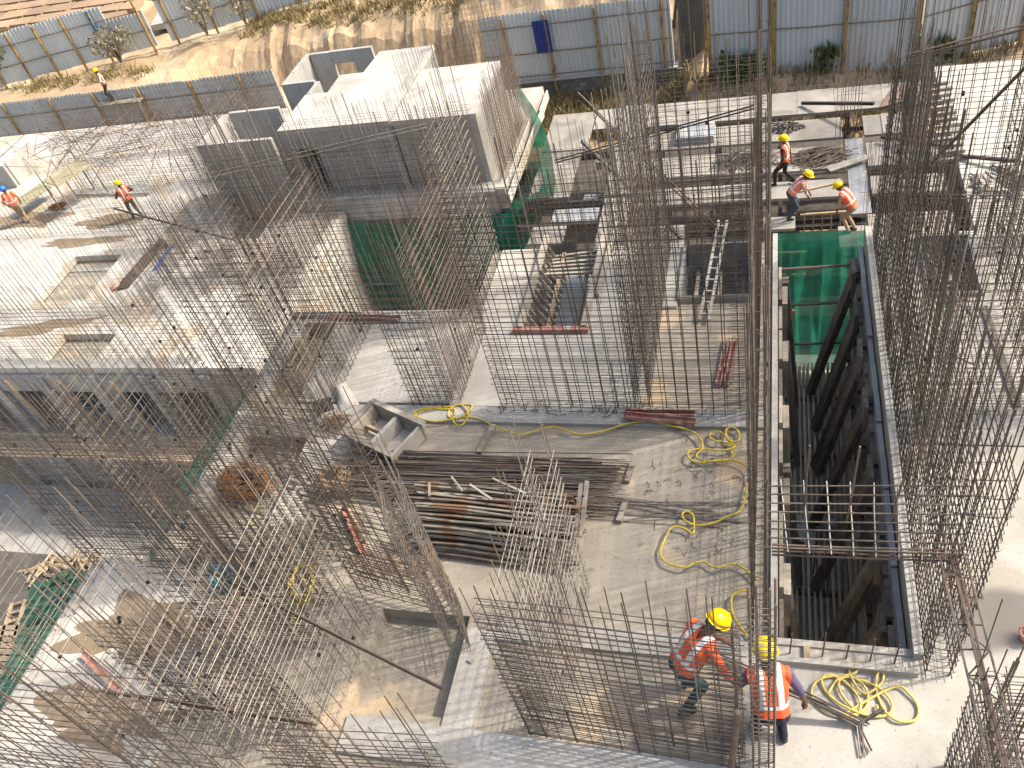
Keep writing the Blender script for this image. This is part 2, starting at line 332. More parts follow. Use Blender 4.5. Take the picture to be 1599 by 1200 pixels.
# ------------------------------------------------------------------ lower levels
lowL_r = [(-46, -16.3, 15.6, 32), (-16.4, -14.7, 15.6, 23.55)]
holesL = [(-25.4, -23.2, 19.0, 21.6), (-22.9, -20.7, 15.95, 17.2), (-19.0, -17.6, 22.2, 23.9)]
tag(MB().cells(lowL_r, holesL, -6.25, -6).obj('lower_floor_slab', 'conc_white'), kind='structure')
tag(MB().box(-16.6, -8.6, 23.6, 30.6, -6.3, -5.5).obj('room_floor_slab', 'conc_light'), kind='structure')
fb = MB()
for q in holesL: fb.box(q[0] - .1, q[1] + .1, q[2] - .1, q[3] + .1, -6.7, -6.3)
tag(fb.obj('sunken_lower_floor', 'conc_tan'), kind='structure')
tag(MB().box(-46, -16.5, 15.8, 31, -9.3, -9.1).box(-19.5, -8.9, 23.2, 30.4, -9.2, -9.0).obj('basement_floor', 'conc_grey'), kind='structure')
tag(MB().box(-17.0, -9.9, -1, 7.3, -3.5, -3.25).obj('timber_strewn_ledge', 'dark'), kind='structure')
tag(MB().box(-60, -9.95, -6, 15.4, -12.4, -12.2).obj('yard_floor', 'conc_grey'), kind='structure')
tag(MB().box(-9.9, 9, 1.2, 13.2, -3.5, -3.25).obj('storey_floor_below', 'conc_grey'), kind='structure')
tag(MB().box(-10.4, 12, 16.0, 31, -9.2, -9.0).obj('deck_undercroft_floor', 'dark'), kind='structure')  # near-black floor: the darkness below the deck slots is put into its colour
tag(MB().box(5.2, 16, 19, 30.2, -6.3, -6.0).obj('smooth_lower_slab', 'conc_room'), kind='structure')

# ------------------------------------------------------------------ rebar
def unit_bar(k):
    b = MB(); n = 5                                     # rings stay level, so scaling keeps the length
    for i in range(4):
        ox, oy = (rr(-.8, .8), rr(-.8, .8)) if i in (1, 2) else (0, 0)
        b.v += [(ox + math.cos(6.283 * j / n), oy + math.sin(6.283 * j / n), i / 3) for j in range(n)]
    for i in range(3): b.f += [(i * n + j, i * n + (j + 1) % n, (i + 1) * n + (j + 1) % n, (i + 1) * n + j) for j in range(n)]
    b.f += [tuple(range(n))[::-1], tuple(3 * n + j for j in range(n))]; return b
BARS = {}
for mk in ('bar', 'bar_pale', 'bar_rust', 'tube'): BARS[mk] = [unit_bar(i).mesh('rebar_rod', mk) for i in range(4)]
def rod(name, a, b, r, mk, parent):
    a = Vector(a); b = Vector(b); d = b - a
    o = bpy.data.objects.new(name, random.choice(BARS[mk])); col.objects.link(o); o.parent = parent
    o.location = a - parent.location; o.rotation_euler = d.to_track_quat('Z', 'Y').to_euler(); o.scale = (r, r, d.length); return o
def wig(a, b, j=.012, n=3):
    return [Vector(a).lerp(Vector(b), i / n) + Vector((rr(-j, j), rr(-j, j), rr(-j, j))) * (1 if 0 < i < n else .6) for i in range(n + 1)]
def cage(label, A, B, z0=0., h=3.0, sv_=.2, sh=.17, t=.16, r=.0075, over=.9, mk='bar', mh=None, single=True, group=None, lean=(0, 0), hooks=True, spac=True, miss=.04, name='rebar_cage', pair=.22, tips=0):
    """wall reinforcement between plan points A and B: two curtains of upright bars, cross bars, ties and spacers"""
    A = Vector((A[0], A[1], z0)); B = Vector((B[0], B[1], z0)); d = (B - A); L = d.length; d.normalize(); nrm = Vector((-d.y, d.x, 0))
    T = thing(name, label, 'rebar', tuple((A + B) / 2), group); mh = mh or mk; r *= .64
    ln = Vector((lean[0], lean[1], 0)); n = max(2, round(L / (sv_ * .76)) + 1); up = MB()
    for s in (-.5, .5):
        for i in range(n):
            if random.random() < miss: continue
            p = A + d * (L * i / (n - 1)) + nrm * (s * t) + d * rr(-.02, .02)
            ht = h + (over * random.choice((rr(.1, .35), rr(.5, 1.0))))
            q = p + Vector((0, 0, ht)) + ln * (ht / h) + Vector((rr(-.03, .03), rr(-.03, .03), 0))
            k = mk if random.random() > .18 else random.choice(('bar', 'bar_pale', 'bar_rust'))
            if single: rod('upright_bar', p, q, r * rr(.95, 1.35), k, T)
            else: up.tube([p, p.lerp(q, .5) + Vector((rr(-.01, .01), rr(-.01, .01), 0)), q], r * rr(.95, 1.3), 4, False)
            if random.random() < pair:          # lapped starter bar
                up.tube([p + d * r * 2.4, p + d * r * 2.6 + Vector((0, 0, rr(.7, 1.3)))], r * 1.1, 4, False)
    if up.f: up.obj('starter_bars' if single else 'upright_bars', mk, T, kind='stuff')
    sh *= .86; hb = MB(); m = int(h / sh)
    for s in (-.5, .5):
        for j in range(m + 1):
            z = .06 + j * sh + rr(-.02, .02)
            if z < h * .3 and random.random() < .6:
                zz = z + sh * .5; hb.tube(wig(A + nrm * (s * t * 1.05) + Vector((0, 0, zz)) + ln * zz / h, B + nrm * (s * t * 1.05) + Vector((0, 0, zz)) + ln * zz / h), r * .8, 4, False)
            if random.random() < miss: continue
            a = A - d * rr(.02, .09) + nrm * (s * (t + .015)) + Vector((0, 0, z + rr(-.012, .012))) + ln * z / h; b = B + d * rr(.02, .09) + nrm * (s * (t + .015)) + Vector((0, 0, z + rr(-.012, .012))) + ln * z / h
            hb.tube(wig(a, b, .008), r * 1.02, 4, False)
    if hooks:
        for j in range(0, m, 2):
            for i in range(0, n, 2):
                if random.random() < .5: continue
                z = .06 + j * sh; c = A + d * (L * i / (n - 1) + rr(-.02, .02)) + Vector((0, 0, z)) + ln * z / h
                hb.tube([c - nrm * t * .7 + Vector((0, 0, .03)), c - nrm * t * .62, c + nrm * t * .62, c + nrm * t * .7 + Vector((0, 0, .04))], r * .6, 3, False)
        for e in (A, B):                      # end U-bars
            for j in range(m):
                z = .1 + j * sh; c = e + Vector((0, 0, z)) + ln * z / h; o = d * (.05 if e is B else -.05)
                hb.tube([c - nrm * t * .6 - o * 5, c - nrm * t * .6 + o * .4, c + o, c + nrm * t * .6 + o * .4, c + nrm * t * .6 - o * 5], r * .7, 4, False)
    hb.obj('cross_bars', mh, T, kind='stuff')
    if spac:
        sp = MB(); ns = int(L * h * 1.6)
        for _ in range(ns):
            c = A + d * rr(0, L) + nrm * random.choice((-.5, .5)) * t * 1.1 + Vector((0, 0, rr(.2, h))); c += ln * (c.z - z0) / h
            sp.tube([c - nrm * .012, c + nrm * .012], .026, 6)
        if sp.f: sp.obj('cover_spacers', 'spacer', T, kind='stuff')
    return T
G1 = 'wall cages on the upper slab'
cage('tall rebar wall curtain running along the left rim of the dark pit', (-.13, 5.0), (-.13, 12.6), 0, 4.1, .19, .16, .14, .0085, 1.0, group=G1, pair=.3)
cage('dense rebar wall curtain along the right rim of the pit', (1.72, 4.85), (1.72, 12.6), 0, 3.3, .13, .15, .24, .0085, 1.3, group=G1, lean=(.06, 0), pair=.3)
cage('open rebar mesh wall across the slab behind the yellow hose', (-4.03, 8.66), (-.28, 8.62), 0, 4.0, .24, .13, .15, .0085, .7, group=G1, spac=False, pair=.05)
cage('dense rebar curtain running away from the slab mesh towards the square opening', (-1.88, 8.72), (-1.88, 12.6), 0, 3.9, .14, .18, .2, .0085, 1.2, mk='bar_pale', mh='bar', group=G1)
cage('rebar mesh wall standing beyond the square opening left of the pit', (-1.8, 12.6), (-.2, 12.6), 0, 3.6, .22, .2, .14, .008, 1.0, group=G1)
cage('rebar mesh wall in front of the two near workers', (-2.6, 3.7), (-.3, 3.62), 0, 2.75, .235, .12, .13, .0085, .7, group=G1, spac=False, pair=.3)
cage('thick pale rebar cage end-on left of the near workers', (-2.35, 3.8), (-2.35, 5.55), 0, 2.7, .16, .17, .26, .008, .9, 'bar_pale', group=G1)
cage('rebar wall left of the scaffold tube pile', (-5.35, 5.35), (-4.05, 5.12), 0, 3.45, .2, .15, .15, .008, 1.0, group=G1)
cage('short rebar wall along the right edge of the sunken tan floor', (-3.95, 5.1), (-3.68, 4.55), 0, 2.9, .13, .13, .2, .008, .8, 'bar_pale', 'bar', group=G1)
cage('triangular rust toned rebar wall standing left of the pale slab panel', (-4.88, 8.78), (-4.88, 10.5), 0, 3.0, .15, .15, .16, .008, .9, 'bar_rust', group=G1)
cage('short rebar wall meeting the rust toned one beside the hose coil', (-5.6, 8.75), (-4.95, 8.75), 0, 2.6, .16, .17, .15, .0085, .9, group=G1)
cage('rebar wall left of the crumpled grey sack', (-8.5, 8.38), (-7.2, 8.34), 0, 3.55, .2, .13, .15, .008, .9, group=G1)
cage('brownish rebar wall running back from the crumpled grey sack', (-7.12, 8.2), (-7.12, 10.7), 0, 3.35, .17, .2, .16, .008, .8, group=G1)
cage('rebar mesh wall along the rear slab edge in front of the green net', (-8.85, 10.86), (-4.95, 10.86), 0, 3.5, .26, .19, .14, .008, .9, 'bar_pale', 'bar', group=G1, spac=False)
cage('pale diagonal rebar wall in front of the dark green net', (-5.1, 10.95), (-5.1, 12.6), 0, 3.3, .17, .2, .18, .008, .9, 'bar_pale', group=G1)
cage('rebar wall on the pale beam along the left slab edge', (-8.68, 5.7), (-8.68, 8.2), 0, 3.15, .2, .2, .15, .008, .9, 'bar_pale', 'bar', group=G1)
cage('rebar wall rising from the left slab edge towards the sunlit lower slab', (-8.68, 8.6), (-8.68, 10.7), 0, 3.35, .22, .2, .15, .008, .9, group=G1)
cage('rebar wall across the upper end of the pale lower left slab', (-9.85, 5.42), (-7.3, 5.5), 0, 3.45, .2, .14, .15, .008, 1.0, group=G1)
cage('rebar wall beside the teal bucket', (-7.2, 4.4), (-5.6, 4.45), 0, 2.85, .2, .16, .16, .008, 1.0, 'bar', group=G1)
cage('rebar wall running towards the teal bucket from the lower left', (-7.25, 2.6), (-7.25, 4.3), 0, 2.6, .24, .24, .16, .008, .9, 'bar_pale', 'bar', group=G1)
cage('pale rebar wall beside the left edge of the sunken tan floor', (-5.1, 2.7), (-5.1, 4.9), 0, 3.0, .2, .24, .2, .008, .9, 'bar_pale', group=G1)
cage('widely spaced rebar wall crossing the bottom left corner of the picture', (-9.6, 2.35), (-5.4, 2.45), 0, 2.9, .42, .42, .17, .009, .4, group=G1, spac=False)
cage('sparse rebar wall leaning over the pale bottom left slab', (-9.7, 2.6), (-9.7, 5.3), 0, 2.0, .36, .3, .15, .008, 1.0, 'bar_pale', 'bar', group=G1, spac=False)
cage('rebar mesh wall on the slab at the right picture edge', (1.95, 8.7), (4.4, 8.7), 0, 3.2, .24, .155, .15, .0085, 1.0, group=G1, spac=False)
cage('rebar mesh wall behind the ladder opening right of the pit', (1.95, 12.6), (4.4, 12.55), 0, 3.2, .2, .2, .15, .008, 1.2, group=G1)
cage('dense rebar curtain right of the ladder opening', (3.35, 8.8), (3.35, 12.4), 0, 3.0, .17, .2, .18, .008, 1.1, group=G1)
cage('near rebar cage at the bottom right corner', (1.78, 2.3), (1.78, 3.85), 0, 2.1, .15, .13, .2, .0085, 1.1, group=G1)
cage('rebar mesh wall entering from the right bottom picture edge', (1.95, 3.85), (3.2, 3.9), 0, 1.9, .24, .16, .16, .0085, 1.3, group=G1, spac=False)
cage('pale rebar wall between the teal bucket and the sunken tan floor', (-6.1, 2.6), (-6.1, 4.3), 0, 2.6, .24, .26, .18, .008, 1.0, 'bar_pale', group=G1)
cage('rebar wall behind the teal bucket below the recess', (-8.2, 5.72), (-5.6, 5.75), 0, 2.6, .22, .16, .15, .008, 1.1, 'bar', group=G1)
cage('rebar wall along the bottom picture edge left of the front mesh', (-5.0, 2.65), (-3.2, 2.8), 0, 1.6, .22, .2, .15, .008, 1.0, 'bar', group=G1, spac=False)
cage('fine rebar mesh wall over the recess left of the tie wire heap', (-8.6, 7.05), (-6.9, 7.0), 0, 2.4, .2, .15, .14, .008, .5, group=G1)
cage('fine rebar mesh wall between the tie wire heap and the box frame', (-6.6, 6.3), (-5.5, 6.2), 0, 2.3, .2, .15, .14, .0075, .4, group=G1)
cage('fine rebar mesh wall between the yellow hose coil and the recess', (-7.0, 5.1), (-5.6, 5.05), 0, 2.1, .2, .15, .14, .0075, .5, group=G1)
cage('fine rebar mesh wall left of the sunken tan floor', (-7.1, 3.35), (-5.3, 3.4), 0, 2.1, .2, .15, .14, .0075, .5, group=G1)
cage('fine rebar mesh wall over the strip behind the tan recess', (-8.5, 9.6), (-7.2, 9.6), 0, 2.6, .2, .16, .14, .0075, .5, group=G1)
G2 = 'cages on the lower levels'
def far(label, A, B, z0, h, sv_=.2, sh=.2, mk='bar', **k):
    return cage(label, A, B, z0, h, sv_, sh, k.pop('t', .16), k.pop('r', .009), k.pop('over', .9), mk, single=False, group=G2, hooks=False, spac=False, **k)
far('rebar mesh curtain in front of the door of the left concrete room', (-16.4, 23.85), (-12.3, 23.88), -5.5, 2.9, .24, .24, r=.007)
far('rebar mesh curtain in front of the right concrete room', (-12.0, 23.88), (-9.3, 23.88), -5.5, 3.0, .24, .22, r=.007)
far('brown dense rebar curtain along the right side of the concrete room', (-8.75, 24.0), (-8.75, 28.0), -6, 3.2, .12, .15, 'bar_rust')
far('rusty rebar column rising behind the concrete rooms', (-11.6, 29.6), (-9.6, 29.9), -6, 4.3, .2, .25, 'bar_rust')
far('pale rebar curtain standing between the two concrete rooms', (-12.25, 26.0), (-12.25, 29.4), -6, 3.6, .3, .6, 'bar_pale')
far('brown rebar curtain along the grey fence left of the rooms', (-33, 31.3), (-20.5, 31.6), -6, 2.0, .3, .3, 'bar_rust', r=.007)
far('brown rebar curtain before the yellow plank platform', (-30, 28.9), (-21, 29.3), -6, 2.0, .3, .26, 'bar_rust', r=.007)
far('rebar curtain behind the worker who walks on the lower slab', (-28.5, 26.4), (-20.2, 26.4), -6, 2.2, .25, .2)
far('rebar curtain left of the open roofless room', (-20.6, 24.2), (-20.6, 30.5), -6, 2.8, .2, .22)
far('sparse upright bars over the sunlit lower slab, rear row', (-30.5, 23.0), (-21.6, 23.2), -6, 1.7, .3, .6, over=1.4)
far('sparse upright bars over the sunlit lower slab, front row', (-27.5, 18.4), (-19.0, 18.3), -6, 1.9, .3, .6, over=1.5)
far('rebar wall on the lower slab beside the blue strip', (-20.3, 18.7), (-20.3, 22.6), -6, 2.4, .2, .2)
far('rebar wall on the front edge of the sunlit lower slab', (-25.5, 16.0), (-16.6, 16.0), -6, 2.2, .22, .18)
far('rebar wall on the right edge of the sunlit lower slab', (-14.95, 17.6), (-14.95, 23.3), -6, 2.3, .2, .18)
far('rebar mesh wall across the sunlit lower slab below the long bar', (-19.0, 20.3), (-15.0, 20.3), -6, 2.5, .2, .18)
far('pale lattice rebar cage in the shaded yard at left', (-24.5, 14.4), (-15.0, 14.2), -12, 3.4, .35, .35, 'bar_pale')
far('pale lattice rebar cage beside the yard scaffold ledge', (-13.6, 6.2), (-13.6, 12.5), -12, 6.5, .4, .45, 'bar_pale')
far('rebar curtain in front of the roofless walls', (-20.4, 23.3), (-16.6, 23.4), -6, 3.1, .22, .2, r=.0075)
far('rebar mesh wall across the middle of the sunlit lower slab', (-24.0, 21.9), (-20.6, 21.9), -6, 2.0, .22, .2, r=.0075)
far('rebar mesh wall along the rear right of the sunlit lower slab', (-18.2, 19.0), (-18.2, 22.0), -6, 2.4, .2, .18, r=.0075)
far('rebar mesh curtain before the striped formwork deck', (-7.4, 20.9), (-4.2, 20.9), -6, 3.4, .22, .2)
far('rebar curtain standing behind the crouching worker on the deck', (-4.0, 21.3), (-.4, 21.3), -6, 3.2, .24, .25)
far('thin rusty column bars on the deck right of the walking worker', (1.9, 26.2), (2.6, 26.2), -6, 3.0, .13, .8, 'bar_rust')
far('thin rusty column bars beside the bending deck worker', (2.3, 20.7), (2.9, 20.7), -6, 2.4, .12, .8, 'bar_rust')
far('dark rebar curtain near the right end of the deck', (4.0, 23.0), (4.0, 27.6), -6, 3.2, .25, .25)
far('rebar curtain before the smooth sunlit slab at right', (5.3, 20.8), (9.5, 20.8), -6, 3.6, .22, .22)
far('short row of starter bars along the rear edge of the deck', (-2.4, 29.6), (4.6, 29.2), -6, .3, .3, .5, 'bar_pale', over=.5)
# ------------------------------------------------------------------ cast concrete rooms on the lower level
def room(label, poly, door=None):
    T = thing('concrete_room', label, 'room', (poly[0][0], poly[0][1], -6))
    k = len(poly); cx = sum(p[0] for p in poly) / k; cy = sum(p[1] for p in poly) / k
    for i in range(k):
        a = Vector((*poly[i], 0)); b = Vector((*poly[(i + 1) % k], 0)); d = (b - a).normalized(); nn = Vector((-d.y, d.x, 0)); m = MB()
        segs = [(.165, (b - a).length, -6, -3.16)]
        if door and i == 0:
            L = (b - a).length; segs = [(.165, door[0], -6, -3.16), (door[1], L, -6, -3.16), (door[0], door[1], -3.75, -3.16)]
        for s0, s1, z0, z1 in segs:
            p = a + d * s0; q = a + d * s1; m.prism([(p.x, p.y), (q.x, q.y), (q.x + nn.x * .16, q.y + nn.y * .16), (p.x + nn.x * .16, p.y + nn.y * .16)], z0, z1)
        m.obj('wall', 'conc_grey', T)
    MB().prism([(p[0] + (.03 if p[0] < cx else -.03) * -1, p[1] + (.03 if p[1] < cy else -.03) * -1) for p in poly], -3.157, -2.98).obj('roof_slab', 'conc_room', T)
    if door:
        a = Vector((*poly[0], 0)); fr = MB(); x0 = a.x + door[0]; x1 = a.x + door[1]; y = a.y
        fr.box(x0, x0 + .06, y - .02, y + .1, -6, -3.76).box(x1 - .06, x1, y - .02, y + .1, -6, -3.76); fr.obj('door_frame', 'alu', T)
        MB().box(x1 - .3, x1 - .25, y + .2, y + .9, -6, -3.8).obj('form_panel', 'alu', T)
    return T
room('left L-shaped concrete room with flat pale roof and dark doorway', [(-16.35, 24.15), (-12.2, 24.15), (-12.2, 29.6), (-14.4, 29.6), (-14.5, 27.95), (-15.4, 27.95), (-15.4, 26.7), (-16.3, 26.7)], (.35, 1.25))
room('right box-shaped concrete room with flat pale roof', [(-12.05, 24.1), (-9.15, 24.1), (-9.15, 27.65), (-12.05, 27.65)])
def shell(label, runs, z0=-6, z1=-3.05, window=None):
    T = thing('roofless_walls', label, 'walls', (runs[0][0][0], runs[0][0][1], z0))
    for a, b in runs:
        a = Vector((*a, 0)); b = Vector((*b, 0)); L = (b - a).length; d = (b - a) / L; nn = Vector((-d.y, d.x, 0)) * .15
        n = max(1, round(L / .9))
        for i in range(n):                      # shutter-wide lifts
            p = a + d * (L * i / n + .006); q = a + d * (L * (i + 1) / n - .006)
            hole = window and (a - Vector((*window[0], 0))).length < .1 and window[1] <= i < window[2]
            for zz0, zz1 in (((z0, z0 + 1.5), (z1 - .5, z1)) if hole else ((z0, z1 - rr(0, .015)),)):
                MB().prism([(p.x, p.y), (q.x, q.y), (q.x + nn.x, q.y + nn.y), (p.x + nn.x, p.y + nn.y)], zz0, zz1).obj('wall_lift', 'conc_grey', T)
    return T
shell('roofless concrete walls at the left end of the rooms', [((-19.55, 23.75), (-16.5, 23.75)), ((-19.5, 25.9), (-19.5, 23.95)), ((-19.3, 25.95), (-17.2, 26.0))])
shell('roofless concrete walls with a window opening behind the left room', [((-17.9, 30.45), (-17.9, 28.0)), ((-15.0, 30.45), (-17.7, 30.45)), ((-17.9, 27.85), (-16.5, 27.85)), ((-16.4, 27.85), (-16.4, 26.9))], window=((-15.0, 30.45), 1, 2))
shell('block stub walls at the left picture edge before the tangle of bars', [((-35, 27.0), (-32.2, 27.0)), ((-32.2, 27.2), (-32.2, 29.0))], -6, -4.9)
# pale panels and slab edge in front of the rooms
T = thing('form_panel_row', 'bluish grey form panels edging the floor in front of the concrete rooms', 'formwork', (-12, 22.95, -6.9))
for i in range(7): MB().box(-14.5 + i * .8, -13.72 + i * .8, 23.5, 23.595, -6.4, -5.52 + rr(-.02, .02)).obj('panel', 'alu', T)
T = thing('timber_edge', 'pale timber edge boards along the right side of the rooms', 'timber', (-8.6, 26, -6))
for i in range(5): MB().bar((-8.45, 23.4 + i * 1.4, -5.75 + rr(-.1, .1)), (-8.4 + rr(-.05, .05), 24.9 + i * 1.4, -5.75 + rr(-.1, .1)), .06, .35).obj('board', 'conc_white', T)

# ------------------------------------------------------------------ green safety nets
def net(label, top, bot, sag=.25, nu=40, nv=12, sd=0):
    tp = smooth_path(top, nu // (len(top) - 1)); bt = smooth_path(bot, nu // (len(bot) - 1)); n = min(len(tp), len(bt)); m = MB()
    for j in range(nv + 1):
        for i in range(n):
            p = tp[i].lerp(bt[i], j / nv); k = sag * math.sin(math.pi * j / nv)
            m.v.append((p.x + k * noise.noise((i * .28, j * .12, sd)) * 1.6, p.y + k * noise.noise((i * .28, j * .12, sd + 7)) * 1.6, p.z + .05 * noise.noise((i * .35, j * .4, sd + 3)) * min(1, j / 3)))
    m.f = [(j * n + i, j * n + i + 1, (j + 1) * n + i + 1, (j + 1) * n + i) for j in range(nv) for i in range(n - 1)]
    o = m.obj('safety_net', 'net', None, True); me = o.data; uvl = me.uv_layers.new()
    L = sum((tp[i + 1] - tp[i]).length for i in range(n - 1)) / (n - 1); H = (tp[0] - bt[0]).length / nv
    for lp in me.loops: j, i = divmod(lp.vertex_index, n); uvl.data[lp.index].uv = (i * L * .6, j * H * .6)
    return tag(o, label, 'safety net', 'green safety nets')
net('dark green net hanging in the shade in front of the rooms', [(-14.7, 23.4, -6.3), (-12.2, 23.3, -6.5), (-8.2, 23.4, -6.3)], [(-14.4, 22.6, -11), (-12.2, 22.5, -11.2), (-7.9, 22.5, -10.8)], .3, sd=1)
net('bright green net bulging below the right corner of the rooms', [P(725, 336, -6.5), P(785, 322, -6.2), P(830, 305, -5.8), P(868, 284, -5.4)], [P(752, 412, -9.2), P(790, 396, -9.0), P(815, 388, -8.8), P(838, 384, -8.6)], .3, 42, sd=2)
net('bright green net strip stretched beside the pale boards of the right room', [P(808, 132, -5.2), P(838, 176, -5.2), P(858, 225, -5.3), P(868, 286, -5.5)], [P(806, 165, -6.4), P(822, 215, -6.6), P(822, 270, -6.8), P(800, 322, -7.0)], .2, 42, sd=6)
net('green net hung across the far end of the pit', [(.0, 12.95, -.02), (.8, 12.98, -.04), (1.6, 12.9, 0)], [(.2, 12.75, -3.2), (.8, 12.7, -3.2), (1.45, 12.75, -3.2)], .1, sd=3)
net('green net below the pale beam at the left slab edge', [(-8.95, 9.6, -.15), (-9.0, 7.5, -.15), (-9.0, 5.6, -.15)], [(-9.3, 9.6, -.5), (-9.45, 7.5, -.3), (-9.35, 5.6, -.5)], .2, sd=4)
net('green net flapping beside the lower left slab edge', [(-9.98, 5.3, -.12), (-9.98, 4.0, -.12), (-9.95, 2.4, -.12)], [(-11.3, 5.2, -.5), (-10.8, 4.0, -.45), (-10.6, 2.4, -.6)], .35, sd=5)

# ------------------------------------------------------------------ striped formwork deck on the lower right
T = thing('formwork_deck', 'grey formwork deck of long panels with dark slots between rows', 'formwork', (1, 25, -6))
rows = [(20.35, 21.85), (22.8, 23.75), (24.3, 25.65), (26.1, 27.35), (27.75, 29.35)]
for j, (y0, y1) in enumerate(rows):
    x = -4.35
    while x < 4.7:
        w = min(random.choice((1.2, 1.5, 1.8, 2.4)), 4.75 - x)
        if w < .4: break
        x1 = x + w; ok = True
        if j == 0 and x1 > -1.9 and x < 2.1: ok = False
        if x < 2.75 and x1 > 2.1 and 0 < j < 4:
            if x1 <= 2.9 and x >= 2.0: ok = False
            elif x < 2.1: x1 = 2.1
            else: x = 2.75
        if ok and x1 - x > .2: MB().box(x + .006, x1 - .006, y0 + rr(0, .04), y1 - rr(0, .04), -6.09, -6 + rr(-.012, .012)).obj('deck_panel', 'panel', T)
        x = x1
for y in (22.25, 22.6, 24.0, 25.95, 27.7, 29.45):
    MB().box(-4.4, 4.8, y - .05, y + .05, -6.75, -6.62).obj('black_beam', 'steel_blk', T)
for x in (-4.0, -1.9, .2, 2.42, 4.6):
    MB().box(x - .06, x + .06, 20.4, 29.4, -6.98, -6.78).obj('black_beam', 'steel_blk', T)
MB().box(2.16, 2.7, 22.0, 26.1, -6.2, -6.09).obj('dark_channel', 'alu', T)
for x in (-4, -1.9, .2, 2.42, 4.6):
    for y in (20.6, 23.2, 26, 29): MB().tube([(x, y, -9), (x, y, -6.98)], .05, 8).obj('prop', 'bar', T)
T = thing('formwork_deck', 'grey formwork deck strip between the green net and the dense bars', 'formwork', (-6, 25, -6))
for (x0, x1, y0, y1) in ((-8.0, -6.35, 26.6, 29.2), (-7.9, -6.5, 23.6, 26.5), (-6.3, -5.35, 27.9, 29.3), (-5.3, -4.4, 26.3, 29.4), (-5.3, -4.4, 23.6, 26.2), (-5.25, -4.4, 20.6, 23.5), (-7.4, -6.3, 21.1, 22.0)):
    MB().box(x0, x1, y0, y1, -6.09, -6 + rr(-.015, .015)).obj('deck_panel', 'panel', T)
for y in (22.3, 23.55, 26.55): MB().box(-8, -5.3, y - .06, y + .06, -6.4, -6.13).obj('black_beam', 'steel_blk', T)
for x, y in ((-6.2, 24.2), (-5.6, 25.3), (-6.1, 26.6)): MB().box(x, x + .55, y, y + .4, -6.9, -6.6).obj('form_panel', 'alu', T)
MB().box(-6.9, -5.4, 22.4, 23.1, -6.35, -6.12).obj('form_panel', 'alu', T)
# edge frames under the deck front, with ladders of timber
def ladder_frame(label, A, B, h, n, m='timber', w=.06):
    A = Vector(A); B = Vector(B); T = thing('stud_panel', label, 'timber frame', tuple(A)); up = Vector((0, 0, h))
    for q in (Vector(), up): MB().bar(A + q, B + q, w, w).obj('rail', m, T)
    for i in range(n): p = A.lerp(B, (i + .5) / n); MB().bar(p + Vector((0, 0, w * .5)), p + up - Vector((0, 0, w * .5)), w * .8, w * .8, Vector((1, 0, 0))).obj('stud', m, T)
    return T
ladder_frame('timber stud frame showing under the deck edge below the dense bars', (-2.6, 20.15, -7.2), (-.2, 20.15, -7.2), .7, 8)
ladder_frame('small timber stand under the crouching deck worker', (-.25, 20.3, -6.9), (.9, 20.3, -6.9), .8, 4)
ladder_frame('pale timber stud frame inside the dark deck opening', (.75, 22.15, -6.75), (2.0, 22.15, -6.75), .6, 5, 'timber', .05)
MB_ = MB().box(-.3, .6, 21.3, 21.9, -6.09, -6.0); tag(MB_.obj('deck_board', 'panel'), 'narrow board the crouching deck worker stands on', 'board')
tag(MB().box(1.75, 2.75, 20.35, 21.3, -6.09, -6.0).obj('deck_board', 'panel'), 'short board the bending deck worker stands on', 'board')
tag(MB().bar((.9, 21.96, -6.0), (2.1, 21.98, -5.98), .07, .05).obj('timber_batten', 'timber'), 'pale timber batten along the dark deck opening', 'timber')
tag(MB().bar((.75, 23.1, -5.96), (2.0, 23.5, -5.96), .05, .04).obj('timber_batten', 'timber'), 'yellowish batten lying on the deck beside the walking worker', 'timber')
tag(MB().bar((1.6, 24.2, -5.97), (2.75, 24.75, -5.93), .28, .03).obj('plank', 'panel'), 'pale plank bridging the dark channel of the deck', 'plank')
for i, (a, b, lb) in enumerate((((.9, 28.3, -5.9), (3.0, 26.6, -5.2), 'dark brace bar lying across the rear deck rows'), ((-5.5, 22.6, -3.4), (-2.6, 20.9, -5.9), 'dark brace bar crossing the bars left of the pit curtain'),
                                ((3.2, 25.6, -5.8), (5.0, 24.6, -5.7), 'dark brace bar near the right end of the deck'), ((5.2, 24.4, -5.9), (6.6, 23.6, -5.7), 'dark brace bar lying at the edge of the smooth sunlit slab'))):
    tag(MB().bar(a, b, .09, .09).obj('brace_bar', 'steel_blk'), lb, 'brace')
# heaps of offcuts on the deck
def heap(name, label, c, rx, ry, n, m, ln=(.3, .9), hz=.18, r=.012, cat='steel offcuts', ang=None):
    b = MB()
    for _ in range(n):
        a = rr(0, 6.28); q = math.sqrt(random.random()); x = c[0] + rx * q * math.cos(a); y = c[1] + ry * q * math.sin(a); z = c[2] + r + hz * (1 - q) * random.random()
        t = rr(0, 3.14) if ang is None else ang + random.gauss(0, .35); l = rr(*ln) / 2; d = Vector((math.cos(t), math.sin(t), rr(-.12, .12))) * l; p = Vector((x, y, z))
        pts = [p - d, p + Vector((rr(-.05, .05), rr(-.05, .05), rr(0, .04))), p + d]
        for q_ in pts: q_.z = max(q_.z, c[2] + r)
        b.tube(smooth_path(pts, 2), r, 4)
    return tag(b.obj(name, m), label, cat, 'heaps of offcuts')
heap('offcut_heap', 'heap of rusty bar offcuts behind the walking deck worker', (1.35, 25.0, -6), .75, .5, 130, 'bar_rust', (.4, 1.1), .35, .016, ang=.5)
heap('offcut_heap', 'heap of grey bar offcuts left of the pit curtain on the deck', (-.9, 25.0, -6), .9, .5, 110, 'bar', (.4, 1.0), .3, .016)
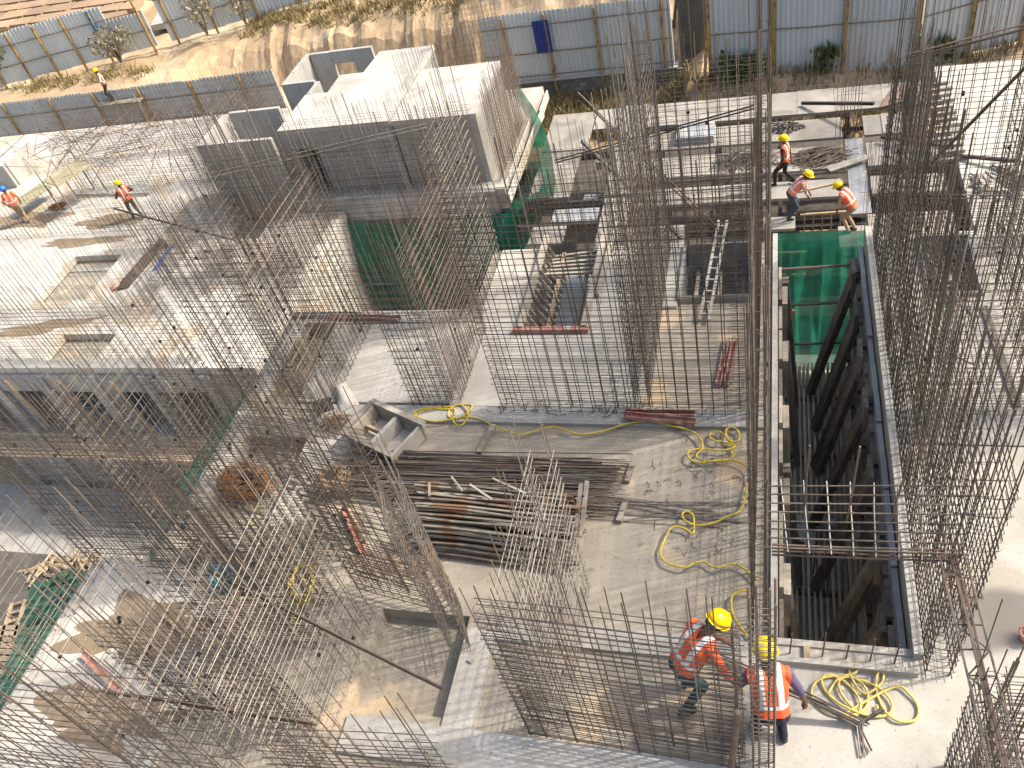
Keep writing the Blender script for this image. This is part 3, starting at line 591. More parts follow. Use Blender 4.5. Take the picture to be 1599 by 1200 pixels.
heap('offcut_heap', 'small dark heap of clips on the rear deck row', (.3, 26.9, -6), .55, .3, 90, 'bar', (.2, .5), .25, .02)
heap('offcut_heap', 'rubble of short pale timbers at the right end of the deck', (6.2, 23.0, -6), .8, .7, 50, 'timber_gr', (.2, .6), .2, .035, 'timber offcuts')
T = thing('timber_stair', 'stack of short pale timbers stepping up beside the smooth slab', 'timber', (5.0, 26.5, -6))
for i in range(13): MB().bar((4.75 + rr(-.05, .05), 24.3 + i * .38, -5.96), (5.5 + rr(-.1, .1), 24.35 + i * .38, -5.94), .1, .09).obj('timber', 'timber_gr', T)
tag(MB().prism([(3.3, 27.6), (4.5, 28.0), (4.4, 28.9), (3.9, 29.1)], -5.99, -5.9).obj('rusty_sheet', 'bar_rust'), 'rusty crumpled sheet at the rear right of the deck', 'sheet')
T = thing('panel_stack', 'bluish form panels stacked on the deck behind the dense bars', 'formwork', (-2.6, 26.8, -6))
for i in range(4): MB().box(-3.2 + rr(-.05, .05), -1.9 + rr(-.05, .05), 26.3, 27.3, -5.985 + i * .07, -5.925 + i * .07).obj('panel', 'alu', T)

# ------------------------------------------------------------------ yard facade at the left
T = thing('yard_facade', 'grey formwork facade with dark openings below the sunlit lower slab', 'facade', (-21, 15.6, -9))
xs = [-27.2, -25.1, -23.0, -20.9, -18.8, -16.6]
for i, x in enumerate(xs): MB().box(x - .2, x + .2, 15.45, 15.85, -12.3, -6.26).obj('column', 'alu', T)
for z in (-6.75, -9.35):
    for i in range(5): MB().box(xs[i] + .2, xs[i + 1] - .2, 15.5, 15.8, z - .25, z + (.48 if z > -8 else .2)).obj('beam', 'alu', T)
for i in range(5):
    MB().box(xs[i] + .22, xs[i] + .5, 15.6, 15.72, -9.1, -7.0).obj('panel', 'alu', T)
    for k in range(3): MB().box(xs[i] + .21 + k * .57, xs[i] + .76 + k * .57, 15.58 + rr(0, .04), 15.72, -12.3, -9.6).obj('panel', 'alu', T)
    MB().bar((xs[i] + 1.0, 15.4, -9.1), (xs[i] + .95, 15.3, -6.3), .06).obj('timber_post', 'timber', T)
tag(MB().box(-27, -16.6, 21.0, 21.2, -9.1, -6.26).obj('back_wall', 'conc_grey'), kind='structure')
tag(MB().box(-14.88, -14.74, 15.8, 23.5, -10.3, -6.26).obj('side_wall', 'conc_white'), kind='structure')
tag(MB().box(-16.38, -14.74, 15.62, 15.79, -12.2, -6.26).obj('end_wall', 'conc_grey'), kind='structure')
T = thing('scaffold_ledge', 'ledge of pale poles running along the yard facade', 'scaffold', (-21, 14.9, -9.1))
for i in range(7): MB().tube([(-27.5, 14.3 + i * .15, -9.0 + rr(-.03, .03)), (-16.5, 14.3 + i * .15 + rr(-.08, .08), -9.0 + rr(-.03, .03))], .045, 6).obj('pole', 'timber', T)
for x in (-26, -23.5, -21, -18.5): MB().tube([(x, 14.2, -12.3), (x, 14.2, -8.6)], .03, 6).obj('standard', 'bar_pale', T)
for i in range(4): MB().tube([(-26 + i * 2.4, 14.15, -12), (-24 + i * 2.4, 14.15, -9)], .025, 5).obj('brace', 'bar_pale', T)
T = thing('timber_stack', 'stack of planks on the storey below at the left picture edge', 'timber', (-13.6, 5.6, -3.25))
for i in range(16): MB().bar((-14.6 + rr(-.1, .1), 4.7 + .12 * (i % 8), -3.21 + .06 * (i // 8)), (-12.8 + rr(-.2, .2), 4.75 + .14 * (i % 8), -3.21 + .06 * (i // 8)), .1, .05).obj('plank', 'timber', T)
for k, (x, y, a, lb_) in enumerate(((-13.6, 5.9, .4, 'beside the flapping green net'),)):
    T = thing('timber_grid', f'rough timber grid panel on the storey below, {lb_}', 'timber', (x, y, -3.25)); c_, s_ = math.cos(a), math.sin(a)
    for i in range(6):
        for (p0, p1) in (((-.7, -.5 + i * .2), (.7, -.5 + i * .2)), ((-.7 + i * .28, -.5), (-.7 + i * .28, .5))):
            z_ = -3.2 + (.05 if p0[0] == p1[0] else 0); f_ = lambda p: (x + p[0] * c_ - p[1] * s_, y + p[0] * s_ + p[1] * c_, z_)
            MB().bar(f_(p0), f_(p1), .06, .05).obj('lath', random.choice(('timber', 'timber_gr')), T)
heap('offcut_heap', 'tangle of brown sticks beside the lower left slab corner', (-11.6, 6.3, -3.25), 1.2, .7, 120, 'wire', (.5, 1.4), .3, .012, 'timber offcuts')
heap('offcut_heap', 'spread of sand coloured rubble on the storey below at far left', (-13.2, 6.9, -3.25), 1.4, .4, 90, 'timber', (.2, .7), .2, .03, 'timber offcuts')

# ------------------------------------------------------------------ fences
def sheet_mesh(w, h, m, n=5):
    b = MB(); prof = []
    for i in range(n): x = w * i / n; p = w / n; prof += [(x, 0), (x + p * .45, 0), (x + p * .55, -.035), (x + p * .9, -.035)]
    prof.append((w, 0))
    for z in (0, h): b.v += [(x, y, z) for x, y in prof]
    k = len(prof); b.f = [(i, i + 1, k + i + 1, k + i) for i in range(k - 1)]
    o = len(b.v); b.v += [(x, y + .006, z) for x, y, z in b.v]; b.f += [tuple(q + o for q in f[::-1]) for f in b.f]
    return b.mesh('corrugated_sheet', m)
def fence(label, A, B, h, posts, rails, w=1.0, special={}, z=None, m='sheet', tilt=.01, ps=.09):
    A = Vector(A); B = Vector(B); d = B - A; L = d.length; d.normalize(); n = max(1, round(L / w)); w = L / n; yaw = math.atan2(d.y, d.x)
    T = thing('sheet_fence', label, 'fence', tuple(A)); me = sheet_mesh(w + .03, h, m)
    for i in range(n):
        mm = sheet_mesh(w + .03, h, special[i]) if i in special and special[i] != 'short' else me
        o = link('corrugated_sheet', mm, T); p = A + d * (w * i) + Vector((0, 0, rr(-.03, .03)))
        o.matrix_parent_inverse = Matrix.Identity(4); o.location = p - T.location; o.rotation_euler = (rr(-tilt, tilt), 0, yaw + rr(-.006, .006))
        if i in special and special[i] == 'short': o.scale = (1, 1, .7)
    nn = Vector((d.y, -d.x, 0))
    for t in posts: p = A + d * L * t + nn * .12; MB().bar(p - Vector((0, 0, .5)), p + Vector((rr(-.04, .04), 0, h * .97)), ps).obj('post', 'post', T)
    for z in rails: MB().tube(wig(A + nn * .07 + Vector((0, 0, z)), B + nn * .07 + Vector((0, 0, z)), .02, 8), .025, 5).obj('rail', 'rail', T)
    return T
fence('grey corrugated fence with one dark blue panel on a block plinth', (-12.6, 36.4, -8.0), (-4.2, 36.35, -8.0), 3.1, (.13, .36, .62, .955), (.25, 1.3, 2.55), .94)
bp_ = link('blue_sheet', sheet_mesh(.75, 1.45, 'sheet_blue', 4), [o for o in col.objects if o.name.startswith('sheet_fence')][0]); bp_.matrix_parent_inverse = Matrix.Identity(4); bp_.location = (2.45, -.17, 1.3)
fence('tall pale corrugated fence at the top right with yellow posts', (-2.65, 35.1, -8.2), (5.3, 34.4, -8.1), 5.6, (.012, .33, .665, .99), (2.0, 3.6, 5.0), .95, ps=.12)
fence('tall corrugated fence bending away at the right picture edge', (5.35, 34.4, -8.1), (14, 36.5, -7.4), 5.6, (.2, .42, .7), (2.0, 3.6), .95, ps=.12)
tag(MB().bar((-2.9, 33.6, -9.0), (-2.55, 34.75, -5.6), .1).obj('raking_post', 'post'), 'yellow raking post propping the tall fence corner', 'post')
fence('low grey corrugated fence holding the sandy bank at left', (-46, 35.0, -8.4), (-22.8, 35.2, -8.3), 2.75, (.1, .3, .43, .55, .67, .8, .92), (.9, 2.0), 1.0)
fence('grey corrugated fence beside the paved plot at the top left', (-42.6, 36.7, -5.6), (-31.8, 39.8, -5.5), 2.6, (.07, .2, .34, .48, .62, .76, .98), (.9, 1.9), 1.0, {10: 'short', 9: 'short'})
fence('tall grey corrugated fence along the grass above the earth cut', (-31.3, 40.4, -5.6), (-14, 46.4, -5.2), 3.3, (.02, .14, .27, .4, .53, .66), (1.0, 2.2), 1.0)
tag(MB().box(-34.5, -34.3, 38.93, 39.05, -4.2, -3.0).obj('cyan_strip', 'cyan'), 'light blue strip standing up at a gap in the left fence', 'strip')
T = thing('block_plinth', 'grey concrete block plinth below the blue-panelled fence', 'wall', (-8, 36.4, -9.4))
MB().box(-12.5, -4.1, 36.3, 36.7, -9.6, -8.03).obj('mortar_core', 'mortar', T)
blk = [MB().box(0, .39, 0, .12, 0, .185).mesh('block', 'block') for _ in range(2)]
for j in range(7):
    x = -11.6 + (.2 if j % 2 else 0)
    while x < -4.15:
        if not (x < -9.6): o = link('block', blk[0], T); place(o, (x, 36.24 + rr(-.012, .012), -9.46 + j * .2), (0, 0, rr(-.02, .02)), parent=T)
        x += .41
T = thing('coping', 'flat pale coping under the blue-panelled fence', 'coping', (-8, 36.4, -8.03)); MB().box(-12.5, -4.05, 36.18, 36.75, -8.03, -7.97).obj('slab', 'conc_grey', T)
tag(MB().box(-3.95, -2.75, 36.9, 37.05, -9.3, -4.2).obj('gap_hoarding', 'sheet_dark'), 'dark hoarding in the gap between the two top fences', 'hoarding')
tag(MB().bar((-4.3, 38.5, -7), (-3.3, 37.6, -1.5), .9, .12).obj('leaning_sheet', 'sheet_dark'), 'dark sheet leaning behind the gap between the top fences', 'sheet')
# paved plot and road beyond the far fence
tag(MB().prism([(-33.6, 42.2), (-31.0, 42.6), (-30, 50), (-36, 60), (-40, 60), (-35.2, 47)], -5.6, -5.28).obj('road', 'conc_grey'), kind='structure')
T = thing('stone_paving', 'tan stone slab paving on the plot at the top left corner', 'paving', (-44, 47, -5.4))
for j in range(11):
    y = 41.0 + j * 1.5; x = -62.0 + rr(0, 1)
    while x < -36.2 - .12 * (y - 44):
        w = rr(1.3, 2.3)
        if x + w < -36.2 - .12 * (y - 44) and y > 41.0 - .29 * (x + 36):
            q = [(x + .04 + rr(0, .12), y + .04 + rr(0, .2)), (x + w - .04, y + rr(0, .2)), (x + w - .05 - rr(0, .15), y + 1.42 - rr(0, .15)), (x + .05, y + 1.45 - rr(0, .2))]
            MB().prism(q, -5.6, -5.33 + rr(0, .025)).obj('stone', 'stone', T)
        x += w
def plant(name, label, c, h, r, n, m, cat, stems=4, s=.12):
    T = thing(name, label, cat, c); b = MB(); c = Vector(c); f = MB()
    for i in range(stems):
        a = rr(0, 6.28); e = c + Vector((math.cos(a) * r * .6, math.sin(a) * r * .6, h * rr(.6, .95))); b.tube([c, c.lerp(e, .5) + Vector((rr(-.1, .1), rr(-.1, .1), .1)), e], [.05, .035, .012], 5)
    b.obj('trunk', 'bark', T)
    for _ in range(n):
        while True:
            v = Vector((rr(-1, 1), rr(-1, 1), rr(-1, 1)))
            if .25 < v.length < 1 and noise.noise(v * 2.2 + c) > -.25: break
        p = c + Vector((v.x * r, v.y * r, h * .62 + v.z * h * .42)); a = Vector((rr(-1, 1), rr(-1, 1), rr(-1, 1))).normalized() * s * rr(.6, 1.3); e = a.orthogonal().normalized() * s * .5; q = len(f.v)
        f.v += [tuple(p - a), tuple(p + e), tuple(p + a), tuple(p - e)]; f.f.append((q, q + 1, q + 2, q + 3))
    f.obj('crown', m, T, kind='stuff'); return T
plant('tree', 'green bushy tree at the left picture edge before the fence', tuple(P(8, 128, -5.5)), 2.8, 1.3, 1500, 'leaf', 'tree', 5)
plant('shrub', 'pale dry shrub growing against the left fence', tuple(P(190, 98, -5.5)), 1.9, 1.2, 380, 'leaf_dry', 'shrub', 7)
plant('shrub', 'thin pale shrub before the fence above the cut, left one', tuple(P(325, 55, -5.5)), 2.6, .9, 200, 'leaf_dry', 'shrub', 6)
plant('shrub', 'thin pale shrub before the fence above the cut, right one', tuple(P(385, 38, -5.5)), 2.2, .8, 160, 'leaf_dry', 'shrub', 6)
# ------------------------------------------------------------------ the pit
x0, x1, y0, y1 = OP['pit']
rim = MB()
rim.box(-.012, x0 - .001, 5.1, 12.85, -.2, .06).box(x1 + .001, x1 + .1, 5.0, 12.85, -.2, .12)
tag(rim.obj('pit_rim', 'conc_grey'), kind='structure')
T = thing('pit_formwork', 'grey form panels lining the right wall of the pit', 'formwork', (1.45, 9, -3.2))
for i in range(13):
    a = 5.15 + i * .59; MB().box(1.40, 1.47, a, a + .575, -3.2, -.22 + rr(-.03, .03)).obj('panel', 'alu', T)
    for z in (-.5, -1.5, -2.5): MB().box(1.33, 1.398, a + .02, a + .5, z - .05, z + .05).obj('waler', 'timber_dk', T)
T = thing('pit_formwork', 'dark weathered form boards lining the left wall of the pit', 'formwork', (.1, 9, -3.2))
for i in range(11):
    a = 5.2 + i * .68; MB().box(.09, .14, a, a + rr(.5, .66), -3.2, -.1 - rr(0, .5)).obj('board', 'timber_gr' if i % 3 else 'timber_dk', T)
    if i % 2: MB().box(.145, .23, a, a + .45, -1.1, -.2 - rr(0, .3)).obj('cleat', 'timber_gr', T)
T = thing('pit_floor_joists', 'floor of parallel bars and slats at the bottom of the pit', 'formwork', (.8, 9, -3.2))
for i in range(14): MB().bar((.2 + i * .09, 5.3, -3.0), (.2 + i * .09 + rr(-.02, .02), 12.6, -3.0), .04, .05).obj('joist', 'slat', T)
for y in (6.2, 7.6, 9.0, 10.4, 11.8): MB().bar((.15, y, -3.07), (1.4, y, -3.07), .08, .08).obj('bearer', 'timber_dk', T)
T = thing('batten_row', 'row of pale battens below the green net in the pit', 'timber', (.8, 12.2, -2.9))
for i in range(16): MB().bar((.22 + i * .073, 12.0, -2.93), (.22 + i * .073, 12.6, -2.9), .03, .03).obj('batten', 'timber', T)
tops = [(1.36, 12.2, -.35), (1.36, 11.3, -.5), (1.36, 10.3, -.45), (1.36, 9.2, -.4), (1.36, 8.0, -.5), (1.36, 6.7, -.55), (1.36, 5.8, -.7)]
lbl = ['farthest', 'second from the net', 'third from the net', 'middle', 'third nearest', 'second nearest', 'nearest']
for i, (x, y, z) in enumerate(tops):
    T = thing('raking_shore', f'dark timber raking shore on the right side of the pit, {lbl[i]}', 'shore', (.7, y, -2.95), 'pit shores')
    for k in (-.07, .07): MB().bar((x - .02, y + k, z), (.72 + rr(-.08, .08), y + k - .35, -2.9), .11, .13).obj('timber', 'timber_dk', T)
    MB().box(1.26, 1.325, y - .2, y + .2, z - .4, z + .15).obj('head_plate', 'timber_dk', T)
for i, (y, lb) in enumerate(((12.0, 'beside the green net'), (10.6, 'half way down the pit'), (8.2, 'in front of the fallen grey sheet'), (6.4, 'nearest the camera'))):
    T = thing('raking_shore', f'dark timber raking shore on the left side of the pit {lb}', 'shore', (.4, y, -2.95), 'pit shores')
    for k in (-.05, .05): MB().bar((.2, y + k, -.3 - .2 * i), (.42, y - .5 + k, -2.9), .09, .1).obj('timber', 'timber_dk', T)
for z, lb in ((-.55, 'upper'), (-1.4, 'middle'), (-2.4, 'lower')):
    tag(MB().tube([(.1, 12.6, z), (1.38, 12.6, z + .05)], .025, 6).obj('waling_tube', 'timber_dk'), f'{lb} dark tube crossing in front of the pit net', 'tube', 'tubes across the net')
tag(MB().bar((.25, 12.3, -2.0), (.36, 12.35, -1.3), .06, .05).obj('orange_bar', 'orange'), 'orange painted bar leaning in the pit beside the net', 'bar')
tag(blob(.62, 8.75, .3, .26, 0, 9).obj('fallen_sheet', 'alu'), 'crumpled grey sheet lying on the pit floor bars', 'sheet').location.z = -2.93
for i in range(7):
    x = .25 + i * .19; tag(MB().tube([(x, 7.4 + rr(-1, 1), -2.95), (x + rr(-.05, .05), 7.4, -1.2 + rr(-.3, .3))], .012, 5).obj('starter_bar', 'bar_rust'), 'rusty upright starter bar rising from the pit floor', 'rebar', 'rusty starters in the pit')
T = thing('pit_end_form', 'pale box form with cleats closing the near end of the pit', 'formwork', (.75, 4.95, 0))
MB().box(.02, 1.52, 5.02, 5.1, -.9, .03).obj('panel', 'conc_light', T); MB().box(.02, 1.52, 4.78, 4.84, -.04, .1).obj('panel', 'conc_light', T)
MB().box(.02, 1.3, 4.84, 5.02, -.04, -.01).obj('bed', 'timber_gr', T); MB().box(.35, .42, 4.84, 5.02, -.01, .05).obj('cleat', 'timber', T)
for x in (.2, .55, .8, 1.05, 1.3): MB().tube([(x, 4.93, -.01), (x + .02, 4.95, .45 + rr(-.2, .2))], .009, 5).obj('starter_bar', 'bar_rust', T)
T = thing('bar_mat', 'loose mat of bars laid across the pit between the two curtains', 'rebar', (.9, 5.2, 2.1))
for i in range(8): rod('long_bar', (-.1, 4.98 + i * .085, 2.05 + i * .03 + rr(-.01, .01)), (1.75 + rr(-.1, .1), 5.02 + i * .09, 2.07 + i * .03), .009, 'bar', T)
for i in range(8): rod('short_bar', (.15 + i * .2, 4.95, 2.03), (.08 + i * .2 + .02 * i, 5.65, 2.28), .009, 'bar_pale', T)
for i in range(4): rod('long_bar', (.0, 4.96 + i * .02, 1.95 + i * .03), (1.7, 5.0 + i * .02, 1.97 + i * .03), .012, 'bar_rust', T)
for i in range(3): rod('upright_bar', (.3 + .4 * i, 5.3, 2.1), (.32 + .42 * i, 5.25, 3.3), .01, 'bar_rust', T)
# lattice ties and long bars
def truss(label, A, B, w=.22, n=9, mk='bar_rust'):
    A = Vector(A); B = Vector(B); d = (B - A); x = d.cross(Vector((0, 0, 1))).normalized() * w / 2; T = thing('bar_truss', label, 'rebar', tuple(A))
    for s in (-1, 1): rod('chord', A + x * s, B + x * s, .011, 'bar', T)
    for k in (-.05, 0, .05): rod('long_bar', A + x * (k * 4) + Vector((0, 0, .03)), B + x * (k * 3) + Vector((0, 0, .03)), .012, mk, T)
    for i in range(n):
        p = A + d * i / n; q = A + d * (i + 1) / n; s = 1 if i % 2 else -1; rod('lacing_bar', p + x * s, q - x * s, .008, 'bar', T); rod('tie_bar', p - x, p + x, .008, 'bar', T)
    return T
truss('ladder-like rusty bar truss running down the right side of the picture', P(1487, 868, 2.1), P(1580, 1240, 2.1))
def longbars(label, A, B, n=2, r=.012, mk='bar', gap=.05):
    A = Vector(A); B = Vector(B); T = thing('tie_bars', label, 'rebar', tuple(A))
    for i in range(n): o = Vector((0, 0, i * gap)); rod('long_bar', A + o, B + o + Vector((0, 0, rr(-.04, .04))), r, mk, T)
    return T
longbars('brown tie bars stretched across the curtains at the right picture edge', (1.75, 12.3, 3.3), (4.4, 12.4, 3.75), 3, .013, 'bar_rust')
longbars('pale tie bars tied across the curtains in front of the ladder opening', (1.8, 12.5, .9), (4.4, 12.4, .75), 2, .011, 'bar_pale', .08)
longbars('dark diagonal brace bars crossing the right hand curtains', (2.2, 12.3, 1.5), (3.9, 12.2, 4.0), 2, .014, 'bar')
longbars('long pale bar pair tied across the curtain before the concrete rooms', (-8.9, 10.8, 3.2), (-4.9, 10.8, 3.75), 2, .011, 'bar_pale', .07)
longbars('long dark diagonal bar over the sunlit lower slab', (-21.6, 20.9, -3.6), (-17.2, 20.5, -4.9), 2, .02, 'bar')
longbars('dark horizontal tie bars across the curtain left of the pit', (-3.6, 12.65, 1.9), (-.3, 12.6, 2.6), 2, .014, 'bar')
longbars('dark diagonal brace across the curtain left of the pit', (-3.0, 12.62, 3.1), (-.9, 12.6, .3), 2, .013, 'bar')
longbars('dark brace bars across the mesh over the lower left rows', (-7.2, 2.95, 1.4), (-4.7, 3.05, 1.0), 4, .011, 'bar_rust', .03)
longbars('long bars lying over the top of the near left cages', (-6.4, 4.4, 1.7), (-3.2, 3.4, 1.5), 3, .011, 'bar_rust', .03)
T = thing('column_cage', 'slim ladder-like rebar column in front of the second near worker', 'rebar', (-.1, 3.6, 0))
for x in (-.17, -.11, -.02, .03):
    for y in (3.52, 3.68): rod('upright_bar', (x, y, 0), (x + rr(-.01, .01), y, 3.4 + rr(-.2, .4)), .010, random.choice(('bar', 'bar_pale')), T)
st = MB()
for i in range(32): st.tube([(-.18, 3.51, i * .1), (.04, 3.51, i * .1 + .01), (.04, 3.69, i * .1), (-.18, 3.69, i * .1)], .006, 4, closed=True)
st.obj('stirrups', 'bar_pale', T, kind='stuff')
tag(MB().tube([(-.42, 3.35, 0), (-.29, 3.52, 1.5)], .035, 10).obj('prop_pipe', 'bar_rust'), 'brown steel pipe propped in front of the near workers', 'pipe')

# ------------------------------------------------------------------ openings in the slab
T = thing('stair_opening_form', 'form with pale ribs lining the long hatch in the slab', 'formwork', (-3.6, 11.6, 0))
for s, x in ((1, -4.16), (-1, -3.04)):
    MB().bar((x, 10.45, .06), (x, 13.05, .06), .09, .12).obj('side_rail', 'timber_gr', T)
    for i in range(13): y = 10.7 + i * .18; MB().bar((x + s * .02, y, -.02), (x + s * .28, y + .12, -.75 - rr(0, .15)), .045, .06).obj('rib', 'timber_gr', T)
    MB().bar((x + s * .3, 10.6, -.5), (x + s * .3, 13, -.3), .06, .08).obj('inner_rail', 'timber', T)
for i in range(6): MB().bar((-4.15, 12.3 + i * .13, -.25 - .02 * i), (-3.05, 12.32 + i * .13, -.25), .05, .05).obj('cross_rib', 'timber_gr', T)
MB().bar((-4.28, 10.42, .05), (-2.96, 10.42, .05), .1, .08).obj('front_channel', 'red', T)
tag(MB().box(-4.2, -3.0, 10.4, 13.1, -.95, -.8).obj('hatch_soffit', 'alu'), kind='structure')
tag(MB().bar((-2.93, 11.3, .05), (-2.86, 13.4, .07), .07, .08).obj('timber_rail', 'timber_gr'), 'pale timber laid along the right side of the hatch', 'timber')
def ladder(label, A, B, w=.16, n=8, m='timber_gr'):
    A = Vector(A); B = Vector(B); d = B - A; x = d.cross(Vector((0, 0, 1))).normalized() * w / 2; T = thing('ladder', label, 'ladder', tuple(A))
    for s in (-1, 1): MB().bar(A + x * s, B + x * s, .04, .05).obj('stile', m, T)
    for i in range(n): p = A + d * (i + .5) / n; MB().bar(p - x, p + x, .03, .03).obj('rung', m, T)
ladder('pale ladder leaning across the square opening left of the pit', P(1100, 500, .04), (-.85, 12.75, .45), .14, 9, 'conc_light')
ladder('pale ladder standing in the opening right of the pit', (2.65, 10.9, .1), (2.55, 12.6, -.3), .16, 9, 'conc_light')
for k, lb in (('sq', 'left'), ('sq2', 'right')):
    a, b, c, d = OP[k]; T = thing('opening_form', f'grey form lining the square slab opening {lb} of the pit', 'formwork', (a, c, -.5))
    MB().box(a - .0, a + .05, c + .01, d - .01, -1.2, .06).obj('side', 'alu', T); MB().box(b - .05, b, c + .01, d - .01, -1.2, .06).obj('side', 'alu', T)
    MB().box(a + .06, b - .06, c, c + .05, -1.2, .08).obj('side', 'alu', T); MB().box(a + .06, b - .06, d - .05, d, -1.2, .06).obj('side', 'alu', T)
    for i in range(3): MB().bar((a + .25 + i * (b - a - .5) / 2, c + .1, -.4), (a + .25 + i * (b - a - .5) / 2, d - .1, -.5), .06, .1).obj('joist', 'timber_gr', T)
tag(MB().bar((3.03, 10.85, .01), (3.14, 8.8, .01), .1, .05).obj('dark_groove_strip', 'timber_dk'), 'dark strip on the slab at the right picture edge', 'strip')
tag(MB().prism([(2.35, 9.9), (2.75, 9.6), (3.0, 9.9), (2.55, 10.35)], .005, .02).obj('ply_sheet', 'conc_white'), 'pale square sheet lying on the slab right of the pit', 'sheet')

# ------------------------------------------------------------------ things lying on the slab
def rope(label, px, z=.025, r=.016, m='rope', crop=None, n=5, name='hose'):
    pts = []
    for i, (u, v) in enumerate(px):
        if crop: u, v = crop[0] + u / crop[2], crop[1] + v / crop[2]
        p = P(u, v, z); p.z += .012 * math.sin(i * 1.7) + .012; pts.append(p)
    return tag(MB().tube(smooth_path(pts, n), r, 6).obj(name, m, None, True), label, 'hose', 'yellow hoses')
c7 = (1050, 600, 2.912)
A = [(5 / 1, 0)]
seq = [(648, 652), (655, 642), (700, 636), (735, 632), (733, 645), (715, 655), (700, 650), (706, 637), (722, 634), (732, 650), (720, 665), (708, 658), (712, 642), (700, 640), (670, 640), (650, 650), (680, 660), (725, 652), (752, 656), (775, 668), (810, 679), (835, 674), (862, 667), (880, 672), (905, 679), (940, 674), (980, 663), (1015, 660), (1050, 666)]
seq += [(1050 + u / 2.912, 600 + v / 2.912) for u, v in [(60, 205), (120, 240), (140, 290), (110, 325), (140, 350), (200, 355), (260, 345), (285, 310), (255, 270), (190, 262), (170, 235), (200, 215), (240, 235), (265, 265), (305, 255), (300, 215), (270, 200), (245, 215), (255, 255), (285, 285), (240, 305), (180, 300), (120, 295), (75, 310), (80, 345), (130, 358), (220, 345), (290, 355), (345, 385), (345, 440), (330, 520), (310, 580), (250, 605), (190, 630), (110, 645), (60, 625), (45, 595), (65, 580), (95, 600), (100, 640), (95, 680), (60, 660), (0, 655)]]
seq += [(1036, 850), (1032, 865), (1042, 880), (1070, 888), (1085, 880), (1100, 878), (1120, 888), (1145, 882), (1165, 890), (1184, 908)]
rope('long yellow hose snaking over the tan slab to the pit curtain', seq, r=.014)
rope('yellow hose dropping from the curtain to the near worker', [(1184, 926), (1165, 924), (1147, 928), (1142, 940), (1147, 965), (1160, 985), (1172, 1000)], r=.014)
sq = []
for i in range(34):
    a = i * .62; k = i / 34; sq.append((1345 + 42 * math.cos(a) + 26 * math.sin(i * .37) - 18, 1088 + 26 * math.sin(a * 1.0) + 14 * math.cos(i * .61)))
sq += [(1395, 1075), (1420, 1085), (1434, 1105), (1430, 1125), (1405, 1128), (1385, 1115), (1372, 1090), (1368, 1070), (1372, 1050), (1380, 1052), (1376, 1068), (1350, 1085), (1330, 1060), (1327, 1040), (1338, 1036), (1336, 1052), (1310, 1060), (1292, 1085)]
rope('tangled pale yellow hose coil on the slab before the pit', sq, r=.015, m='rope_pale')
sq = [(470 + 16 * math.cos(i * .75) + 5 * math.sin(i * .31), 915 + 24 * math.sin(i * .75) + 10 * math.cos(i * .4)) for i in range(30)] + [(468, 955), (455, 975)]
rope('yellow hose coil beside the teal bucket', sq, r=.014)
rope('short end of yellow hose by the rusty wire heap', [(380, 793), (398, 796), (404, 800), (398, 815), (392, 822)], -.26, r=.014)
def channel(label, a, b, w=.1, m='red', h=.06):
    a = Vector(a); b = Vector(b); T = thing('form_channel', label, 'channel', tuple(a)); d = (b - a).normalized(); x = Vector((-d.y, d.x, 0)) * w / 2
    MB().bar(a + Vector((0, 0, .01)), b + Vector((0, 0, .01)), w, .016).obj('web', m, T)
    for s in (-1, 1): MB().bar(a + x * s + Vector((0, 0, h / 2 + .018)), b + x * s + Vector((0, 0, h / 2 + .018)), .014, h).obj('flange', m, T)
channel('red form channel lying at the band edge, upper of two', P(976, 648, .012), P(1086, 650, .012)); channel('red form channel lying at the band edge, lower of two', P(978, 652, .08), P(1086, 662, .02))
channel('faded red form channel leaning on the mesh, left of two', P(1122, 606, -.05), P(1136, 534, -.05), .07, 'red'); channel('faded red form channel leaning on the mesh, right of two', P(1134, 606, -.05), P(1148, 534, -.05), .07, 'red')
channel('orange painted channel on the tan slab below the wire coil', P(540, 795, -.04), P(570, 867, -.04), .09, 'orange'); channel('orange painted channel on the pale lower left slab', P(132, 1022, .01), P(190, 1082, .01), .09, 'orange')
channel('red channel lying along the rear beam', P(515, 497, .02), P(625, 500, .02), .09, 'red'); channel('pale worn channel lying along the rear beam', P(455, 494, .03), P(560, 494, .03), .08, 'alu')
channel('yellow stained timber channel on the lower left damp patch', P(262, 960, .02), P(308, 1006, .02), .1, 'timber')
tag(MB().bar(P(748, 708, .03), P(772, 664, .03), .09, .05).obj('timber_batten', 'timber_gr'), 'pale timber batten propping the steel bar pile', 'timber')
# bar pile
T = thing('steel_bar_pile', 'long loose pile of dark steel bars on timber sleepers', 'steel bars', (-3.7, 7.2, 0))
for i in range(210):
    y = rr(6.75, 7.6); z = .06 + rr(0, .14); L0 = -5.9 + rr(-.7, .5); L1 = -1.95 + rr(-.6, .1); a = rr(-.03, .03)
    rod('steel_bar', (L0, y - a * 2, z + rr(0, .03)), (L1, y + a * 2, z), rr(.004, .008), random.choice(('bar', 'bar', 'bar', 'bar_pale', 'bar_rust')), T)
for x, ya, yb in ((-1.98, 6.62, 6.95), (-1.95, 7.3, 7.66), (-3.6, 6.7, 7.6), (-5.3, 6.7, 7.7)): MB().bar((x, ya, -.01), (x + .05, yb, -.01), .07, .07).obj('sleeper', 'timber_gr', T)
T = thing('thin_bar_bundle', 'thin pale bars fanning out from the pile towards the pit curtain', 'steel bars', (-1, 6.8, 0))
for i in range(26): rod('steel_bar', (-2.2 + rr(-.3, .3), 6.85 + rr(-.22, .22), -.03), (-.35 + rr(-.5, .1), 6.85 + rr(-.25, .2), -.035), .0045, random.choice(('bar_pale', 'bar')), T)
